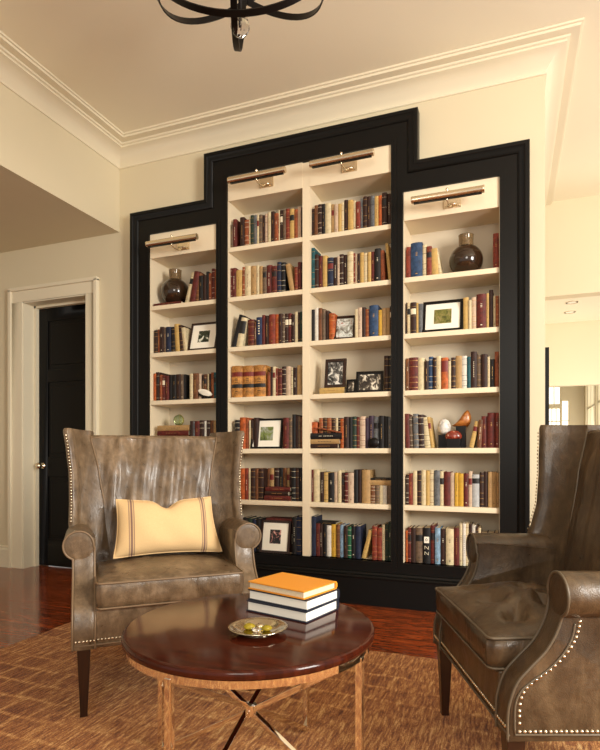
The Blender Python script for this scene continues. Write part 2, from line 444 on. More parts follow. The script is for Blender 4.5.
# inner beads round the three openings
for (a, b, c, d_) in ((-2.756, -2.134, .305, 2.84), (-2.04, -.768, .305, 3.185), (mx(-2.134), mx(-2.756), .305, 2.84)):
    m = MB()
    for o0, o1, y in ((.0, .012, 3.782), (.012, .034, 3.787)):
        q = [(a-o1, c-o1), (b+o1, c-o1), (b+o1, d_+o1), (a-o1, d_+o1)]; p = [(a-o0, c-o0), (b+o0, c-o0), (b+o0, d_+o0), (a-o0, d_+o0)]
        m.box(q[0][0], p[0][0], y, 3.80, q[0][1], q[2][1]); m.box(p[1][0], q[1][0], y, 3.80, q[0][1], q[2][1])
        m.box(p[0][0], p[1][0], y, 3.80, p[2][1], q[2][1]); m.box(p[0][0], p[1][0], y, 3.80, q[0][1], p[0][1])
    m.build('inner_bead', BLACK, bc)
pl = MB(); pl.box(-2.935, mx(-2.935), 3.752, 3.792, 0, .185)
pl.prism_x(-2.937, mx(-2.937), [(3.792, .185), (3.748, .185), (3.745, .197), (3.752, .205), (3.772, .212), (3.778, .224), (3.792, .228)])
pl.build('plinth', BLACK, bc)
YB = 4.072
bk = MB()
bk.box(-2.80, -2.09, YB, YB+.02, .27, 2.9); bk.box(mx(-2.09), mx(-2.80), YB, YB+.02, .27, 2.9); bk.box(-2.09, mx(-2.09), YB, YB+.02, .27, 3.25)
bk.build('back_panel', SHADEDBACK, bc)
for a, b, top in ((-2.80, -2.752, 2.9), (-2.138, -2.09, 2.9), (-2.09, -2.036, 3.25), (-1.424, -1.368, 3.18)):
    MB().box(a, b, 3.80, YB, .27, top).build('upright', SHELF, bc)
    if b < -1.5: MB().box(-.772 if b == -2.036 else mx(b), mx(a), 3.80, YB, .27, top).build('upright', SHELF, bc)
for a, b, z0, z1 in ((-2.752, -2.138, 2.645, 2.87), (-2.036, -1.424, 2.998, 3.22), (-1.368, -.768, 2.998, 3.22), (mx(-2.138), mx(-2.752), 2.645, 2.87)):
    m = MB(); m.box(a, b, 3.797, 3.815, z0, z1); m.box(a, b, 3.815, YB, z0+.004, z0+.02)
    m.build('header_panel', SHELF, bc)
BAYS = {'LL': (-2.752, -2.138), 'ML': (-2.036, -1.424), 'MR': (-1.368, -.768), 'RR': (mx(-2.138), mx(-2.752))}
LV = [2.642, 2.258, 1.874, 1.485, 1.09, .70, .305]
for kbay, (a, b) in BAYS.items():
    for i, z in enumerate(LV):
        if i == 0 and kbay in ('LL', 'RR'): continue
        m = MB(); m.box(a, b, 3.802, YB, z-.036, z); m.build('shelf', SHELF, bc, bevel=.003, seg=1)
BOOKS={
'ML0':[(-2.032,0.0188,0.189,3.833,'x',0.0),(-2.014,0.0308,0.23,3.837,'m',0.0),(-1.951,0.0368,0.234,3.833,'n',0.0),(-1.917,0.0378,0.212,3.841,'u',0.0),(-1.878,0.0128,0.233,3.841,'c',0.0),(-1.86,0.0248,0.237,3.833,'e',0.0),(-1.834,0.0258,0.233,3.833,'s',0.0),(-1.807,0.0168,0.234,3.833,'c',0.0),(-1.789,0.0258,0.231,3.833,'x',0.0),(-1.766,0.0208,0.226,3.841,'n',0.0),(-1.745,0.0228,0.234,3.845,'p',0.0),(-1.717,0.0248,0.242,3.837,'c',0.0),(-1.689,0.0268,0.239,3.833,'n',0.0),(-1.661,0.0298,0.221,3.833,'u',0.0),(-1.635,0.0118,0.246,3.845,'c',0.0),(-1.622,0.0248,0.243,3.845,'n',0.0),(-1.593,0.0218,0.238,3.837,'x',0.0),(-1.57,0.0298,0.243,3.837,'r',0.0),(-1.537,0.0348,0.234,3.833,'g',0.0),(-1.501,0.0268,0.226,3.833,'u',0.0),(-1.475,0.0258,0.243,3.837,'p',0.0),(-1.446,0.0108,0.234,3.833,'n',0.0)],
'ML1':[(-2.032,0.0118,0.238,3.833,'m',0.0),(-2.021,0.0338,0.237,3.837,'m',0.0),(-1.986,0.0518,0.214,3.837,'g',0.0),(-1.931,0.0208,0.234,3.833,'u',0.0),(-1.909,0.0488,0.237,3.833,'c',0.0),(-1.861,0.0458,0.233,3.837,'t',0.0),(-1.814,0.0238,0.234,3.837,'c',0.0),(-1.789,0.0278,0.223,3.837,'t',0.0),(-1.758,0.0298,0.213,3.833,'x',0.0),(-1.732,0.0428,0.226,3.845,'m',0.0),(-1.684,0.0398,0.212,3.837,'m',0.0),(-1.644,0.0328,0.239,3.841,'d',0.0),(-1.611,0.0328,0.234,3.845,'k',0.0),(-1.536,0.0358,0.206,3.833,'t',-0.173),(-1.499,0.0248,0.182,3.833,'r',0.0),(-1.473,0.0258,0.215,3.833,'m',0.0),(-1.449,0.0108,0.214,3.841,'k',0.0)],
'ML2':[(-2.032,0.0448,0.242,3.837,'k',0.289),(-1.984,0.0518,0.219,3.833,'C',0.194),(-1.889,0.0548,0.21,3.845,'m',0.0),(-1.829,0.0138,0.19,3.837,'b',0.0),(-1.812,0.0468,0.219,3.833,'D',0.0),(-1.766,0.0228,0.235,3.837,'m',0.0),(-1.745,0.0318,0.229,3.845,'n',0.0),(-1.709,0.0518,0.233,3.837,'r',0.0),(-1.659,0.0278,0.232,3.845,'o',0.0),(-1.625,0.0258,0.231,3.833,'n',0.0),(-1.601,0.0208,0.226,3.841,'x',0.0),(-1.579,0.0258,0.229,3.841,'n',0.0),(-1.554,0.0258,0.23,3.845,'m',0.0),(-1.524,0.0248,0.218,3.837,'n',0.0),(-1.5,0.0238,0.237,3.841,'c',0.0),(-1.475,0.0148,0.23,3.841,'n',0.0),(-1.455,0.0188,0.231,3.833,'e',0.0)],
'ML3':[(-2.024,0.0928,0.248,3.833,'W',0.0),(-1.932,0.0948,0.245,3.837,'W',0.0),(-1.836,0.0998,0.244,3.837,'W',0.0),(-1.72,0.0248,0.185,3.833,'u',0.0),(-1.694,0.0168,0.224,3.833,'n',0.0),(-1.676,0.0218,0.226,3.833,'c',0.0),(-1.656,0.0208,0.213,3.841,'r',0.0),(-1.632,0.0298,0.208,3.837,'m',0.0),(-1.605,0.0318,0.224,3.845,'n',0.0),(-1.572,0.0388,0.222,3.845,'p',0.0),(-1.531,0.0168,0.211,3.841,'c',0.0),(-1.511,0.0308,0.209,3.837,'n',0.0),(-1.478,0.0348,0.224,3.833,'t',0.0)],
'ML4':[(-1.995,0.0418,0.225,3.833,'k',0.0),(-1.952,0.0478,0.245,3.833,'o',0.0),(-1.907,0.0278,0.232,3.841,'u',0.0),(-1.874,0.0118,0.221,3.833,'c',0.0),(-1.865,0.0248,0.221,3.841,'n',0.0),(-1.837,0.0388,0.24,3.837,'n',0.0),(-1.591,0.0458,0.234,3.833,'m',0.0),(-1.545,0.0248,0.233,3.837,'x',0.0),(-1.52,0.0248,0.258,3.841,'k',0.0),(-1.495,0.0198,0.248,3.845,'n',0.0),(-1.471,0.0148,0.242,3.837,'x',0.0),(-1.458,0.0148,0.232,3.845,'b',0.0)],
'ML5':[(-1.957,0.0468,0.242,3.833,'o',0.0),(-1.911,0.0308,0.242,3.837,'r',0.0),(-1.877,0.0148,0.243,3.833,'c',0.0),(-1.861,0.0398,0.243,3.833,'n',0.0),(-1.82,0.0228,0.243,3.833,'b',0.0),(-1.797,0.0428,0.238,3.837,'n',0.0),(-1.757,0.0198,0.243,3.845,'b',0.0),(-1.736,0.0338,0.244,3.845,'t',0.0),(-1.696,0.0378,0.244,3.833,'n',0.0),(-1.657,0.0308,0.242,3.833,'k',0.0),(-1.626,0.0308,0.246,3.837,'b',0.0),(-1.592,0.0198,0.244,3.833,'t',0.0),(-1.572,0.0188,0.246,3.837,'n',0.0),(-1.553,0.0258,0.242,3.841,'c',0.0),(-1.522,0.0308,0.246,3.833,'k',0.0),(-1.49,0.0258,0.248,3.833,'n',0.0),(-1.464,0.0218,0.246,3.837,'k',0.0)],
'ML6':[(-1.926,0.0388,0.259,3.833,'k',0.0),(-1.888,0.0388,0.253,3.837,'e',0.0),(-1.848,0.0328,0.248,3.837,'d',0.0),(-1.812,0.0298,0.255,3.833,'k',0.0),(-1.783,0.0278,0.247,3.837,'w',0.0),(-1.754,0.0438,0.257,3.837,'k',0.0),(-1.709,0.0488,0.247,3.837,'m',0.0),(-1.657,0.0478,0.254,3.833,'n',0.0),(-1.612,0.0478,0.251,3.841,'m',0.0),(-1.565,0.0418,0.254,3.845,'n',0.0),(-1.517,0.0328,0.279,3.833,'k',0.0),(-1.485,0.0378,0.283,3.837,'d',0.0)],
'LL1':[(-2.455,0.0428,0.237,3.845,'c',0.268),(-2.404,0.0498,0.241,3.833,'m',0.193),(-2.358,0.0358,0.229,3.841,'b',0.117),(-2.319,0.0378,0.211,3.837,'k',0.0),(-2.277,0.0278,0.21,3.833,'n',0.0),(-2.251,0.0208,0.237,3.837,'k',0.0),(-2.231,0.0248,0.222,3.841,'u',0.0),(-2.207,0.0248,0.258,3.845,'m',0.0),(-2.174,0.0258,0.246,3.833,'u',0.0)],
'LL2':[(-2.743,0.0338,0.195,3.837,'n',0.0),(-2.713,0.0208,0.201,3.845,'u',0.0),(-2.683,0.0348,0.217,3.833,'n',0.0),(-2.649,0.0218,0.212,3.837,'x',0.0),(-2.624,0.0468,0.212,3.833,'d',0.0),(-2.582,0.0438,0.21,3.841,'k',0.0),(-2.532,0.0388,0.225,3.833,'g',-0.058),(-2.494,0.0358,0.213,3.837,'n',-0.084),(-2.457,0.0358,0.189,3.837,'c',-0.142)],
'LL3':[(-2.748,0.0228,0.229,3.837,'o',0.0),(-2.73,0.0348,0.24,3.845,'n',0.0),(-2.685,0.0218,0.214,3.833,'u',0.0),(-2.668,0.0298,0.209,3.841,'m',0.0),(-2.631,0.0338,0.202,3.833,'m',0.0),(-2.601,0.0308,0.213,3.841,'k',0.0),(-2.564,0.0368,0.21,3.833,'k',0.0),(-2.526,0.0408,0.211,3.833,'n',0.0),(-2.484,0.0258,0.209,3.833,'x',0.0),(-2.457,0.0148,0.208,3.833,'k',0.0),(-2.401,0.0298,0.21,3.833,'c',0.0),(-2.37,0.0448,0.21,3.833,'b',0.0),(-2.331,0.0258,0.208,3.845,'p',0.0),(-2.297,0.0228,0.2,3.833,'n',0.0),(-2.28,0.0228,0.201,3.845,'b',0.0),(-2.248,0.0168,0.203,3.833,'c',0.0),(-2.237,0.0188,0.204,3.845,'n',0.0),(-2.215,0.0258,0.212,3.841,'u',0.0),(-2.191,0.0318,0.211,3.845,'T',0.0)],
'LL4':[(-2.397,0.0258,0.227,3.833,'n',0.0),(-2.373,0.0168,0.223,3.837,'s',0.0),(-2.353,0.0428,0.225,3.833,'m',0.0),(-2.309,0.0388,0.23,3.833,'n',0.0),(-2.276,0.0238,0.225,3.845,'w',0.0),(-2.246,0.0298,0.229,3.837,'n',0.0),(-2.217,0.0288,0.228,3.841,'b',0.0),(-2.183,0.0238,0.227,3.833,'t',0.0)],
'MR0':[(-1.365,0.0188,0.211,3.841,'n',0.0),(-1.342,0.0258,0.23,3.833,'b',0.0),(-1.315,0.0278,0.233,3.833,'n',0.0),(-1.289,0.0258,0.235,3.841,'k',0.0),(-1.262,0.0448,0.234,3.841,'c',0.0),(-1.216,0.0228,0.221,3.841,'t',0.0),(-1.19,0.0278,0.215,3.833,'p',0.0),(-1.161,0.0228,0.213,3.833,'g',0.0),(-1.14,0.0198,0.223,3.841,'c',0.0),(-1.119,0.0278,0.236,3.841,'n',0.0),(-1.088,0.0378,0.226,3.833,'g',0.0),(-1.051,0.0188,0.22,3.841,'c',0.0),(-1.029,0.0308,0.206,3.833,'r',0.0),(-0.999,0.0198,0.228,3.841,'s',0.0),(-0.976,0.0268,0.235,3.833,'n',0.0),(-0.948,0.0248,0.23,3.833,'n',0.0),(-0.922,0.0268,0.23,3.833,'s',0.0),(-0.895,0.0268,0.225,3.837,'g',0.0),(-0.867,0.0238,0.226,3.837,'o',0.0),(-0.841,0.0338,0.238,3.833,'n',0.0),(-0.808,0.0278,0.231,3.845,'n',0.0)],
'MR1':[(-1.365,0.0238,0.307,3.833,'T',0.0),(-1.34,0.0288,0.254,3.833,'n',0.0),(-1.313,0.0308,0.243,3.841,'m',0.0),(-1.28,0.0348,0.239,3.837,'g',0.0),(-1.242,0.0438,0.217,3.833,'d',0.0),(-1.198,0.0288,0.216,3.837,'n',0.0),(-1.167,0.0148,0.221,3.833,'p',0.0),(-1.153,0.0298,0.233,3.837,'n',0.0),(-1.124,0.0268,0.228,3.845,'n',0.0),(-1.092,0.0418,0.241,3.833,'c',0.0),(-1.052,0.0138,0.231,3.845,'r',0.0),(-1.036,0.0148,0.224,3.841,'p',0.0),(-1.018,0.0168,0.222,3.833,'n',0.0),(-1.002,0.0278,0.227,3.841,'g',0.0),(-0.973,0.0258,0.221,3.841,'c',0.0),(-0.944,0.0238,0.22,3.833,'g',0.0),(-0.921,0.0238,0.223,3.841,'m',0.0),(-0.894,0.0418,0.238,3.833,'k',0.0),(-0.853,0.0328,0.221,3.845,'u',-0.041),(-0.795,0.0188,0.262,3.833,'g',-0.091)],
'MR2':[(-1.365,0.0228,0.239,3.837,'k',0.0),(-1.343,0.0288,0.249,3.841,'w',0.0),(-1.312,0.0258,0.245,3.837,'b',0.0),(-1.286,0.0248,0.236,3.841,'x',0.0),(-1.261,0.0258,0.223,3.845,'n',0.0),(-1.23,0.0418,0.196,3.833,'o',0.0),(-1.038,0.0208,0.21,3.837,'c',0.0),(-1.016,0.0288,0.219,3.837,'p',0.0),(-0.987,0.0248,0.22,3.841,'n',0.0),(-0.961,0.0258,0.204,3.841,'u',0.0),(-0.932,0.0638,0.225,3.833,'B',0.0),(-0.867,0.0258,0.189,3.837,'y',0.0),(-0.84,0.0288,0.199,3.833,'t',0.0),(-0.81,0.0228,0.199,3.833,'t',0.0),(-0.787,0.0118,0.21,3.841,'n',0.0)],
'MR3':[(-0.829,0.0308,0.257,3.845,'n',0.0),(-0.795,0.0198,0.253,3.833,'k',0.0)],
'MR4':[(-1.145,0.0248,0.216,3.837,'o',0.0),(-1.118,0.0358,0.23,3.833,'n',0.0),(-1.081,0.0248,0.229,3.833,'k',0.0),(-1.057,0.0288,0.231,3.841,'e',0.0),(-1.028,0.0228,0.225,3.845,'m',0.0),(-1.003,0.0398,0.23,3.841,'p',0.0),(-0.962,0.0218,0.218,3.841,'v',0.0),(-0.939,0.0328,0.234,3.841,'v',0.0),(-0.903,0.0398,0.227,3.833,'s',0.0),(-0.862,0.0348,0.231,3.833,'k',0.0),(-0.826,0.0278,0.225,3.833,'k',0.0),(-0.797,0.0218,0.219,3.833,'s',0.0)],
'MR5':[(-1.365,0.0118,0.238,3.833,'m',0.0),(-1.356,0.0538,0.24,3.845,'c',0.0),(-1.298,0.0268,0.221,3.837,'n',0.0),(-1.269,0.0298,0.218,3.833,'g',0.0),(-1.24,0.0468,0.216,3.841,'k',0.0),(-1.192,0.0248,0.222,3.841,'p',0.0),(-1.163,0.0238,0.234,3.833,'c',0.0),(-1.142,0.0248,0.217,3.845,'n',0.0),(-1.112,0.0248,0.216,3.833,'m',0.0),(-1.086,0.0408,0.218,3.833,'p',0.0),(-1.044,0.0288,0.241,3.833,'k',0.0),(-1.017,0.0268,0.241,3.845,'n',0.0),(-0.987,0.0608,0.24,3.837,'t',0.0),(-0.927,0.0348,0.139,3.845,'b',0.0),(-0.89,0.0268,0.14,3.841,'x',0.0),(-0.862,0.0248,0.137,3.845,'c',0.0),(-0.836,0.0268,0.141,3.841,'w',0.0),(-0.806,0.0308,0.142,3.833,'x',0.0)],
'MR6':[(-1.365,0.0338,0.286,3.833,'d',0.0),(-1.33,0.0308,0.237,3.833,'m',0.0),(-1.302,0.0228,0.233,3.845,'n',0.0),(-1.274,0.0238,0.236,3.833,'k',0.0),(-1.251,0.0338,0.228,3.841,'w',0.0),(-1.217,0.0368,0.238,3.845,'y',0.0),(-1.176,0.0258,0.236,3.837,'b',0.0),(-1.151,0.0278,0.232,3.845,'l',0.0),(-1.118,0.0268,0.23,3.833,'n',0.0),(-1.09,0.0258,0.225,3.833,'G',0.0),(-1.064,0.0298,0.232,3.837,'k',0.0),(-1.032,0.0368,0.234,3.833,'d',0.0),(-0.992,0.0288,0.201,3.845,'g',0.258),(-0.912,0.0338,0.239,3.833,'r',0.0),(-0.878,0.0368,0.229,3.837,'r',0.0),(-0.84,0.0188,0.253,3.837,'c',0.0),(-0.819,0.0208,0.256,3.833,'e',0.0),(-0.797,0.0218,0.272,3.833,'e',0.0)],
'RR1':[(-0.675,0.0318,0.224,3.845,'r',0.0),(-0.642,0.0798,0.244,3.841,'B',0.0),(-0.561,0.0258,0.223,3.841,'c',0.0),(-0.533,0.0328,0.206,3.833,'r',0.0),(-0.499,0.0448,0.184,3.837,'g',-0.054),(-0.453,0.0198,0.181,3.841,'c',-0.153),(-0.106,0.0348,0.234,3.833,'r',0.0)],
'RR2':[(-0.675,0.0088,0.224,3.841,'n',0.0),(-0.665,0.0208,0.224,3.841,'c',0.0),(-0.642,0.0378,0.219,3.833,'n',0.0),(-0.603,0.0138,0.214,3.833,'g',0.0),(-0.588,0.0268,0.206,3.833,'s',0.0),(-0.294,0.0328,0.221,3.845,'g',0.0),(-0.26,0.0188,0.199,3.837,'c',0.0),(-0.24,0.0288,0.218,3.845,'p',0.0),(-0.21,0.0618,0.233,3.841,'m',0.0),(-0.147,0.0148,0.235,3.841,'g',0.0),(-0.131,0.0258,0.255,3.841,'n',0.0),(-0.104,0.0128,0.211,3.833,'c',0.0),(-0.09,0.0188,0.209,3.833,'u',0.0)],
'RR3':[(-0.675,0.0218,0.227,3.837,'b',0.0),(-0.653,0.0598,0.231,3.841,'m',0.0),(-0.592,0.0418,0.225,3.841,'c',0.0),(-0.548,0.0268,0.2,3.833,'n',0.0),(-0.521,0.0288,0.23,3.845,'B',0.0),(-0.489,0.0198,0.22,3.833,'n',0.0),(-0.469,0.0308,0.229,3.837,'c',0.0),(-0.436,0.0448,0.216,3.833,'O',0.0),(-0.39,0.0168,0.191,3.833,'c',0.0),(-0.372,0.0278,0.213,3.833,'n',0.0),(-0.343,0.0398,0.223,3.837,'t',0.0),(-0.303,0.0328,0.221,3.841,'w',0.0),(-0.269,0.0218,0.213,3.837,'T',0.0),(-0.246,0.0378,0.246,3.837,'n',0.0),(-0.207,0.0278,0.222,3.845,'x',0.0),(-0.178,0.0368,0.224,3.833,'n',0.0),(-0.14,0.0138,0.205,3.833,'c',0.0),(-0.125,0.0278,0.186,3.833,'k',0.0),(-0.096,0.0248,0.236,3.837,'u',0.0)],
'RR4':[(-0.674,0.0278,0.236,3.833,'m',-0.034),(-0.647,0.0248,0.218,3.845,'x',-0.046),(-0.619,0.0318,0.234,3.833,'s',-0.03),(-0.587,0.0388,0.228,3.841,'n',-0.039),(-0.547,0.0408,0.209,3.845,'c',-0.081),(-0.504,0.0198,0.21,3.841,'g',-0.137),(-0.258,0.0288,0.173,3.845,'g',0.216),(-0.206,0.0258,0.183,3.833,'b',0.06),(-0.179,0.0368,0.212,3.845,'m',0.0),(-0.141,0.0478,0.233,3.833,'m',0.0),(-0.092,0.0208,0.233,3.841,'r',0.0)],
'RR5':[(-0.675,0.0188,0.202,3.837,'n',0.0),(-0.655,0.0278,0.218,3.837,'r',0.0),(-0.625,0.0268,0.237,3.833,'c',0.0),(-0.597,0.0278,0.237,3.833,'n',0.0),(-0.568,0.0288,0.243,3.833,'c',0.0),(-0.538,0.0238,0.24,3.833,'g',0.0),(-0.514,0.0288,0.244,3.845,'c',0.0),(-0.483,0.0368,0.241,3.837,'s',0.0),(-0.446,0.0248,0.236,3.845,'c',0.0),(-0.42,0.0428,0.233,3.841,'m',0.0),(-0.377,0.0268,0.227,3.845,'p',0.0),(-0.349,0.0228,0.226,3.837,'y',0.0),(-0.325,0.0328,0.222,3.845,'y',0.0),(-0.29,0.0288,0.223,3.841,'m',0.0),(-0.26,0.0218,0.238,3.845,'p',0.0),(-0.237,0.0458,0.217,3.845,'L',0.0),(-0.19,0.0248,0.23,3.841,'n',0.0),(-0.164,0.0248,0.236,3.841,'n',0.0),(-0.137,0.0238,0.236,3.833,'t',0.0),(-0.113,0.0248,0.236,3.837,'t',0.0),(-0.087,0.0158,0.231,3.845,'t',0.0)],
'RR6':[(-0.675,0.0128,0.219,3.837,'o',0.0),(-0.661,0.0228,0.239,3.837,'m',0.0),(-0.637,0.0278,0.24,3.833,'n',0.0),(-0.609,0.0498,0.241,3.841,'x',0.0),(-0.557,0.0488,0.245,3.833,'K',0.0),(-0.508,0.0278,0.263,3.845,'m',0.0),(-0.478,0.0348,0.248,3.833,'l',0.0),(-0.443,0.0338,0.242,3.845,'n',0.0),(-0.406,0.0508,0.246,3.833,'c',0.0),(-0.354,0.0348,0.253,3.837,'m',0.0),(-0.318,0.0188,0.284,3.837,'c',0.0),(-0.297,0.0188,0.285,3.833,'w',0.0),(-0.278,0.0208,0.285,3.845,'c',0.0),(-0.255,0.0158,0.283,3.837,'n',0.0),(-0.238,0.0258,0.275,3.845,'w',0.0),(-0.211,0.0118,0.272,3.833,'n',0.0),(-0.198,0.0148,0.261,3.833,'c',0.0),(-0.183,0.0408,0.226,3.841,'m',0.0),(-0.141,0.0428,0.23,3.833,'n',0.0),(-0.097,0.0258,0.233,3.837,'m',0.0)],
}

# ------------------------------------------------------------------ books
ORD = ['leftmost', 'second', 'third', 'fourth', 'fifth', 'sixth', 'seventh', 'eighth', 'ninth', 'tenth', 'eleventh', 'twelfth', 'thirteenth',
       'fourteenth', 'fifteenth', 'sixteenth', 'seventeenth', 'eighteenth', 'nineteenth', 'twentieth', 'twenty-first', 'twenty-second', 'twenty-third', 'twenty-fourth']
BAYNAME = {'LL': 'far-left bay', 'ML': 'centre-left bay', 'MR': 'centre-right bay', 'RR': 'far-right bay'}
def shelf_name(key):
    b, i = key[:2], int(key[2])
    if i == 6: return 'bottom shelf'
    if b in ('LL', 'RR'): i -= 1
    return ['top', 'second', 'third', 'fourth', 'fifth', 'sixth'][i]+' shelf'
def spine_pts(t, off=0., n=7, bulge=.16):
    r = t*bulge; pts = []
    for i in range(n):
        a = -1+2*i/(n-1)
        pts.append(((t/2)*a, -off-r*(1-a*a)))
    return pts
def make_book(name, t, h, d, code, rnd, style=None, pages=PAGES):
    """upright book: spine faces -y at y = 0, stands on z = 0, centred on x"""
    bt = min(.003, t*.18); mb = MB()
    outer = spine_pts(t)+[(t/2, d), (t/2-bt, d)]+[(t/2-bt, .004), (-t/2+bt, .004)]+[(-t/2+bt, d), (-t/2, d)]
    mb.loft([[(x, y, 0) for x, y in outer], [(x, y, h) for x, y in outer]])
    o = mb.build(name, CLOTH[code])
    MB().box(-t/2+bt, t/2-bt, .004, d-.006, .004, h-.004).build('page_block', pages, o)
    def band(z0, z1, mat, nm, fr=1.):
        m = MB(); p = [(x*fr, y) for x, y in spine_pts(t, .0006)]; q = [(x*fr, y+.001) for x, y in spine_pts(t, 0)]
        lp = p+list(reversed(q)); m.loft([[(x, y, z0) for x, y in lp], [(x, y, z1) for x, y in lp]])
        return m.build(nm, mat, o)
    def marks(zs, mat, nm='title_stamping', fr=.55):
        m = MB()
        for z0, z1 in zs:
            p = [(x*fr, y) for x, y in spine_pts(t, .0006)]; q = [(x*fr, y+.001) for x, y in spine_pts(t, 0)]
            lp = p+list(reversed(q)); m.loft([[(x, y, z0) for x, y in lp], [(x, y, z1) for x, y in lp]])
        return m.build(nm, mat, o)
    dark = code in 'knmrubdeGBTvxDK'
    ink = rnd.choice([GILT, GILT, CREAMINK]) if dark else rnd.choice([BLKLAB, REDLAB, GILT])
    if style is None: style = rnd.choice(['bands', 'title', 'title', 'label', 'plain', 'vertical', 'vertical', 'plain', 'bands'])
    if code == 'W':
        band(h*.66, h*.80, REDLAB, 'red_title_label')['label'] = 'red label band'
        band(h*.30, h*.42, BLKLAB, 'black_title_label')['label'] = 'black label band'
        marks([(h*.52, h*.54), (h*.57, h*.59), (h*.47, h*.49), (h*.18, h*.20)], BLKLAB, fr=.8)
        marks([(h*.345, h*.36), (h*.375, h*.385)], CREAMINK, 'label_lettering', .7)
        marks([(h*.70, h*.715), (h*.74, h*.755)], GILT, 'label_lettering', .7)
    elif code == 'O':
        band(h*.55, h*.9, REDLAB, 'red_title_label'); marks([(h*.62, h*.635), (h*.80, h*.815), (h*.71, h*.73)], GILT)
    elif code == 'L': band(h*.72, h*.88, BLKLAB, 'dark_title_label')
    elif code == 'C': band(h*.45, h*.88, BLKLAB, 'black_title_label')
    elif code == 'D': marks([(h*(.40+.09*i), h*(.44+.09*i)) for i in range(6)], CREAMINK, 'white_lettering', .7)
    elif code == 'K':
        m = MB(); y = -t*.16-.0012; z = h*.66
        m.box(-t*.34, t*.34, y, y+.003, z-.02, z+.022); m.build('white_emblem', MATBOARD, o)['label'] = 'white square emblem on spine'
        m = MB(); y2 = y-.0006
        m.tube([(t*.12*cos(a)-.001, y2, z+.002+t*.16*sin(a)) for a in [2*PI*k/16 for k in range(16)]], .0016, 5, closed=True); m.build('emblem_mark', BLKLAB, o)
        m = MB()
        for zz in (h*.24, h*.40):   # large upright letter N twice, running up the spine
            a, b = -t*.25, t*.25; zz2 = zz+.022
            m.tube([(a, y, zz), (a, y, zz2)], .0016, 5); m.tube([(b, y, zz), (b, y, zz2)], .0016, 5); m.tube([(a, y, zz2), (b, y, zz)], .0016, 5)
        m.build('white_lettering', CREAMINK, o)
    elif style == 'bands': marks([(h*z, h*z+.0022) for z in (.08, .24, .4, .72, .90)], ink, 'raised_band', 1.)
    elif style == 'title': marks([(h*.62, h*.635), (h*.66, h*.68), (h*.71, h*.722), (h*.10, h*.125)], ink)
    elif style == 'label':
        band(h*.62, h*.80, rnd.choice([BLKLAB, REDLAB]) if code not in 'nmr' else rnd.choice([BLKLAB, CREAMINK]), 'title_label', .96)
        marks([(h*.86, h*.865), (h*.56, h*.565), (h*.10, h*.105)], ink, fr=1.)
    elif style == 'vertical': marks([(h*(.3+.05*i), h*(.3+.05*i)+.0065) for i in range(9) if rnd.random() < .85], ink, fr=.32)
    return o
def size_words(t, h):
    return ('thick ' if t > .04 else 'thin ' if t < .019 else '')+('tall ' if h > .235 else 'short ' if h < .19 else '')
nb = 0
for key in sorted(BOOKS):
    z = LV[int(key[2])]; row = [b for b in BOOKS[key]]
    rnd = random.Random(key)
    zt = z
    tot = len(row)
    for i, (x0, t, h, y, code, ang) in enumerate(row):
        zz = z+.0008; hh = h*.985 if ang == 0 else h
        xc = x0+t/2
        if key == 'ML5' and -1.75 < xc < -1.52: y = 3.915
        if key == 'ML6' and -1.79 < xc < -1.53: y = 3.905; hh = .215
        if key == 'MR4' and -.945 < xc < -.855: y = 3.85
        if key == 'MR5' and xc > -.94: hh = .128
        if key == 'MR6' and xc < -1.255: y = 3.833; hh = h
        if key == 'LL3' and -2.33 < xc < -2.17: y = 3.85
        d = min(.165-.02*rnd.random(), 4.066-y)
        L_len = hh/cos(ang)
        b = make_book('book', t, L_len, d, code, rnd)
        px_ = x0+(t if ang >= 0 else 0)          # pivot on the lower corner
        b.rotation_euler = (0, ang, 0)
        # rotate about the bottom corner that stays on the shelf
        c_ = -t/2 if ang < 0 else t/2
        ox_ = c_*cos(ang); oz_ = -c_*sin(ang)
        b.location = (px_-ox_, y, zz-oz_)
        pos = 'leftmost' if i == 0 else 'rightmost' if i == tot-1 else ORD[i]+' from left'
        lab = size_words(t, hh)+('leaning ' if abs(ang) > .06 else '')+CODES[code][0]+' book, '+pos+' on '+shelf_name(key)+', '+BAYNAME[key[:2]]
        tag(b, lab, 'book', 'upright books on the '+shelf_name(key)+' of the '+BAYNAME[key[:2]])
        nb += 1
print('upright books', nb)
def flat_book(x0, x1, y0, dep, z, t, code, label, tilt=0, rz=0, pages=PAGES, style='vertical', grp=None):
    """book lying flat, spine towards the viewer"""
    Lb = x1-x0; b = make_book('book', t, Lb, dep, code, random.Random(label), style, pages)
    b.rotation_euler = (0, PI/2+tilt, rz); b.location = (x0, y0, z+t/2)
    tag(b, label, 'book', grp); return b
TOPD = .306+max(b[2]*.985 for b in BOOKS['MR6'] if -1.33 < b[0] < -1.19)
G5 = 'books lying flat in short piles'
flat_book(-1.74, -1.525, 3.823, .088, .701, .036, 'm', 'maroon book lying flat, lowest of three piled on sixth shelf, centre-left bay', grp=G5)
flat_book(-1.735, -1.545, 3.822, .088, .738, .032, 'n', 'brown book lying flat in middle of three piled on sixth shelf', grp=G5)
flat_book(-1.73, -1.53, 3.822, .088, .771, .030, 'm', 'maroon book lying flat, topmost of three piled on sixth shelf, centre-left bay', grp=G5)
flat_book(-2.735, -2.475, 3.822, .225, 2.259, .022, 'm', 'thin maroon book lying flat under the brown glass vase, far-left bay', grp=G5)
flat_book(-2.700, -2.42, 3.83, .18, 1.091, .055, 'n', 'dark brown book lying flat, lowest in the pile under the green glass ball', grp=G5)
flat_book(-2.702, -2.415, 3.83, .18, 1.147, .052, 'b', 'brown book lying flat, second lowest under the green glass ball', grp=G5)
flat_book(-2.703, -2.41, 3.83, .17, 1.200, .038, 'm', 'maroon book lying flat just under the tan book and green glass ball', grp=G5)
